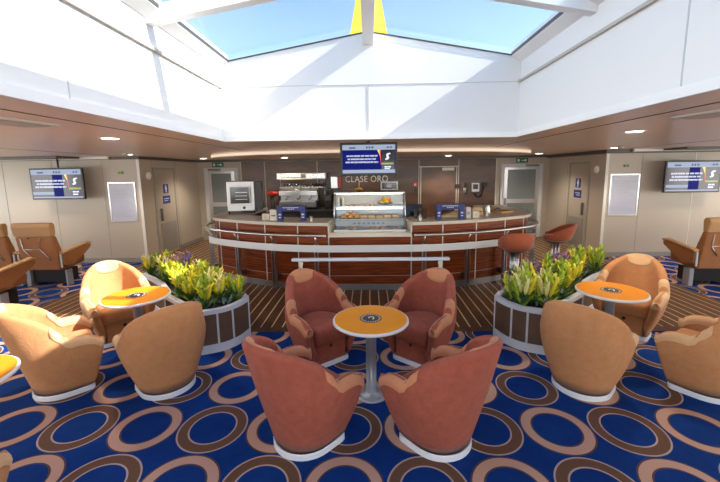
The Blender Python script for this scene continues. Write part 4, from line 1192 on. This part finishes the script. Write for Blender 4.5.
for row, (n, z, y) in enumerate(((11,.521,.0),(11,.521,.12),(9,.585,.06))):
    for i in range(n):
        if not src: f = MB(); f.lathe([(.024,0),(.036,.02),(.040,.06),(.036,.06),(.022,.012)], 'porcelain', n=12); src = f.build('coffee_cup'); o = src
        else: o = src.copy(); COL.objects.link(o)
        o.location = (-1.98-.46+.092*i+(.09 if row == 2 else 0), BYF+.30+y, .941+z)
        tag(o, 'cream coffee cup stacked on top of the espresso machine', 'cup', 'coffee cups on the espresso machine')
# overhead cup rack: glass box shelf on two hanging posts
t = thing('cup_rack', 'overhead rack with a lit glass hood above the espresso machine', 'rack', (-1.84,BYF+.32,0))
f = MB(); f.box(-.70,.62,-.16,.14,1.78,1.79,'cream'); f.box(-.70,.62,-.165,-.155,1.78,1.93,'case_glass'); f.box(-.70,.62,-.168,-.154,1.92,1.945,'cream'); f.box(-.70,.62,-.168,-.154,1.775,1.80,'cream'); f.box(-.70,.62,.13,.14,1.80,1.94,'ledge_beige'); f.box(-.715,-.70,-.168,.14,1.775,1.945,'cream'); f.box(.62,.635,-.168,.14,1.775,1.945,'cream'); f.build('hood', t)
f = MB(); f.box(-.66,.56,-.14,.12,1.545,1.56,'steel'); f.build('shelf', t)
for dx in (-.68,.58):
    f = MB(); f.tube([(dx,.10,.9415),(dx,.10,1.79)], .010, 'steel', 8); f.build('post', t)
f = MB(); f.box(-.40,.20,-.02,.02,1.905,1.915,'strip_glow'); f.build('light_tube', t)
src = None
for i in range(12):
    for q in range(2):
        if not src: f = MB(); f.lathe([(.022,.0),(.036,.022),(.040,.085),(.037,.085),(.020,.012)], 'cup_glass', n=12); f.lathe([(.023,.086),(.040,.089)], 'porcelain', n=12); src = f.build('glass_cup'); o = src
        else: o = src.copy(); COL.objects.link(o)
        o.location = (-1.84-.60+.10*i, BYF+.26+.11*q, 1.5605)
        tag(o, 'small glass cup standing on the shelf of the overhead rack', 'glass', 'glass cups on the overhead rack')
# grinder, wall dispenser
t = thing('coffee_grinder', 'black coffee grinder right of the espresso machine', 'coffee grinder', (-1.16,BYF+.30,.941))
f = MB(); f.box(-.10,.10,-.16,.16,0,.06,'black'); f.box(-.09,.09,-.02,.15,.06,.40,'black'); f.box(-.08,.08,-.14,-.02,.24,.38,'dark_grey'); f.build('body', t, bevel=.01)
f = MB(); f.lathe([(.05,.401),(.085,.52),(.085,.56),(.07,.57)], 'cup_glass', (0,.06,0), 16); f.build('hopper', t)
t = thing('water_boiler', 'small steel water boiler between grinder and display case', 'boiler', (-.84,BYF+.28,.941))
f = MB(); f.box(-.11,.11,-.14,.14,0,.42,'brushed_steel'); f.build('body', t, bevel=.01)
f = MB(); f.box(-.08,.08,-.148,-.1405,.20,.36,'black'); f.build('panel', t)
f = MB(); f.tube([(0,-.141,.17),(0,-.20,.16),(0,-.20,.10)], .012, 'steel', 8); f.build('tap', t)
t = thing('towel_dispenser', 'steel and dark red dispenser on the brown wall right of the rack', 'dispenser', (-.93,yb-.001,1.50))
f = MB(); f.box(-.17,.02,-.14,-.001,0,.33,'steel'); f.build('steel_body', t, bevel=.01); f = MB(); f.box(.021,.13,-.13,-.001,.01,.32,'fruit_red'); f.build('red_side', t, bevel=.01)
t = thing('red_bowl', 'red bowl on the back counter between oven and espresso machine', 'bowl', (-2.72,BYF+.25,.941))
f = MB(); f.lathe([(.05,0),(.06,.20),(.06,.36)], 'dark_grey', n=16); f.build('stand', t)
f = MB(); f.lathe([(.05,.361),(.14,.42),(.16,.50),(.15,.50),(.05,.40)], 'red_plastic', n=20); f.build('bowl', t)
# picture frame, fire sign, phones
t = thing('small_monitor', 'small silver framed monitor on the brown wall above the display case', 'monitor', (.57,yb-.001,1.42))
f = MB(); f.box(-.25,.25,-.05,-.001,0,.26,'brushed_steel'); f.build('frame', t, bevel=.008); f = MB(); f.box(-.21,.21,-.054,-.0505,.04,.22,'screen_black'); f.box(-.07,.07,-.056,-.0545,.08,.18,'card_blue'); f.build('display', t)
t = thing('fire_point', 'red fire alarm point and black handset left of the framed wall panel', 'alarm', (1.31,yb-.001,1.47))
f = MB(); f.box(-.07,.07,-.03,-.001,.03,.17,'red_plastic'); f.build('call_point', t); f = MB(); f.box(-.03,.03,-.034,-.0305,.07,.13,'sign_text'); f.build('label_plate', t)
f = MB(); f.box(-.04,.06,-.05,-.001,-.10,.0,'black'); f.build('handset', t)
t = thing('wall_telephone', 'dark wall telephone with hanging cord on the brown wall', 'telephone', (3.02,yb-.001,1.30))
f = MB(); f.box(-.11,.11,-.07,-.001,.05,.30,'brushed_steel'); f.build('body', t, bevel=.01)
f = MB(); f.box(-.07,.07,-.078,-.0705,.12,.26,'black'); f.build('keypad', t)
f = MB(); f.box(-.30,-.22,-.08,-.001,-.02,.30,'black'); f.build('handset', t, bevel=.015)
f = MB(); f.box(.21,.33,-.08,-.001,.20,.30,'black'); f.build('horn', t, bevel=.015)
f = MB(); f.tube([(.0,-.04,.05),(.01,-.04,-.05),(.08,-.04,-.11),(.17,-.04,-.08),(.22,-.04,.05),(.24,-.04,.20)], .022, 'black', 8); f.build('cord', t)
t = thing('tap_column', 'dark wall dispenser with a white cup left of the wall telephone', 'dispenser', (2.12,yb-.001,1.30))
t.location.x = 2.34+.3
f = MB(); f.box(-.20,-.02,-.06,-.001,.15,.27,'black'); f.build('arm', t, bevel=.01); f = MB(); f.lathe([(.03,.02),(.045,.16)], 'porcelain', (.08,-.06,0), 12); f.build('cup', t)
# notice label on the framed panel
f = MB(); f.box(2.08,2.42,yb-.012,yb-.007,1.96,2.04,'cream'); o = f.build('notice_plate'); tag(o, 'small cream notice plate at the top of the framed wall panel', 'sign')

# ------------------------------------------------------------------ light
w = bpy.data.worlds.new('World'); scene.world = w; w.use_nodes = True; nt = w.node_tree
bg = nt.nodes['Background']; sky = nt.nodes.new('ShaderNodeTexSky'); sky.sky_type = 'NISHITA'; sky.sun_disc = False
sun_from = Vector((1.54, -.17, 1.)).normalized()
sky.sun_elevation = math.asin(sun_from.z); sky.sun_rotation = math.atan2(sun_from.x, sun_from.y); sky.air_density = 1.; sky.dust_density = 1.; sky.ozone_density = 1.
mx = nt.nodes.new('ShaderNodeMix'); mx.data_type = 'RGBA'; mx.inputs[0].default_value = .0
nt.links.new(sky.outputs[0], bg.inputs[0]); bg.inputs[1].default_value = .205
sl = bpy.data.lights.new('sun', 'SUN'); sl.energy = 8.5; sl.color = (1.,.94,.85); sl.angle = R(.6)
so = bpy.data.objects.new('sun', sl); COL.objects.link(so); so.rotation_euler = sun_from.to_track_quat('Z','Y').to_euler(); so.location = (8,-1,8)

# fill: area lamps added outside the window rows to brighten ceiling and lounge
for nm, loc, rot, w_, e in (('window_daylight_rear', (0,BY-.18,1.42), (R(90),0,0), 18., 320), ('window_daylight_port', (-SX-.18,.9,1.42), (R(90),0,R(-90)), 13., 200), ('window_daylight_starboard', (SX+.18,.9,1.42), (R(90),0,R(90)), 13., 200)):
    l = bpy.data.lights.new(nm, 'AREA'); l.shape = 'RECTANGLE'; l.size = w_; l.size_y = 1.35; l.energy = e; l.color = (1.,.95,.88)
    o = bpy.data.objects.new(nm, l); COL.objects.link(o); o.location = loc; o.rotation_euler = rot

# ------------------------------------------------------------------ camera
cam = bpy.data.cameras.new('camera'); co = bpy.data.objects.new('camera', cam); COL.objects.link(co)
F = 365.; cam.sensor_fit = 'HORIZONTAL'; cam.sensor_width = 36.; cam.lens = F/720*36; cam.shift_y = -16/720.
pitch = math.atan(53/F); yaw = math.atan(10/F*math.cos(pitch))     # looks slightly left
roll = R(.8)
Mx = Matrix.Rotation(yaw, 4, 'Z') @ Matrix.Rotation(PI/2-pitch, 4, 'X') @ Matrix.Rotation(-roll, 4, 'Z')
co.matrix_world = Matrix.Translation((0,0,1.95)) @ Mx
cam.clip_start = .05
scene.camera = co

scene.view_settings.view_transform = 'Standard'; scene.view_settings.look = 'None'; scene.view_settings.gamma = 1
scene.view_settings.exposure = 0.75
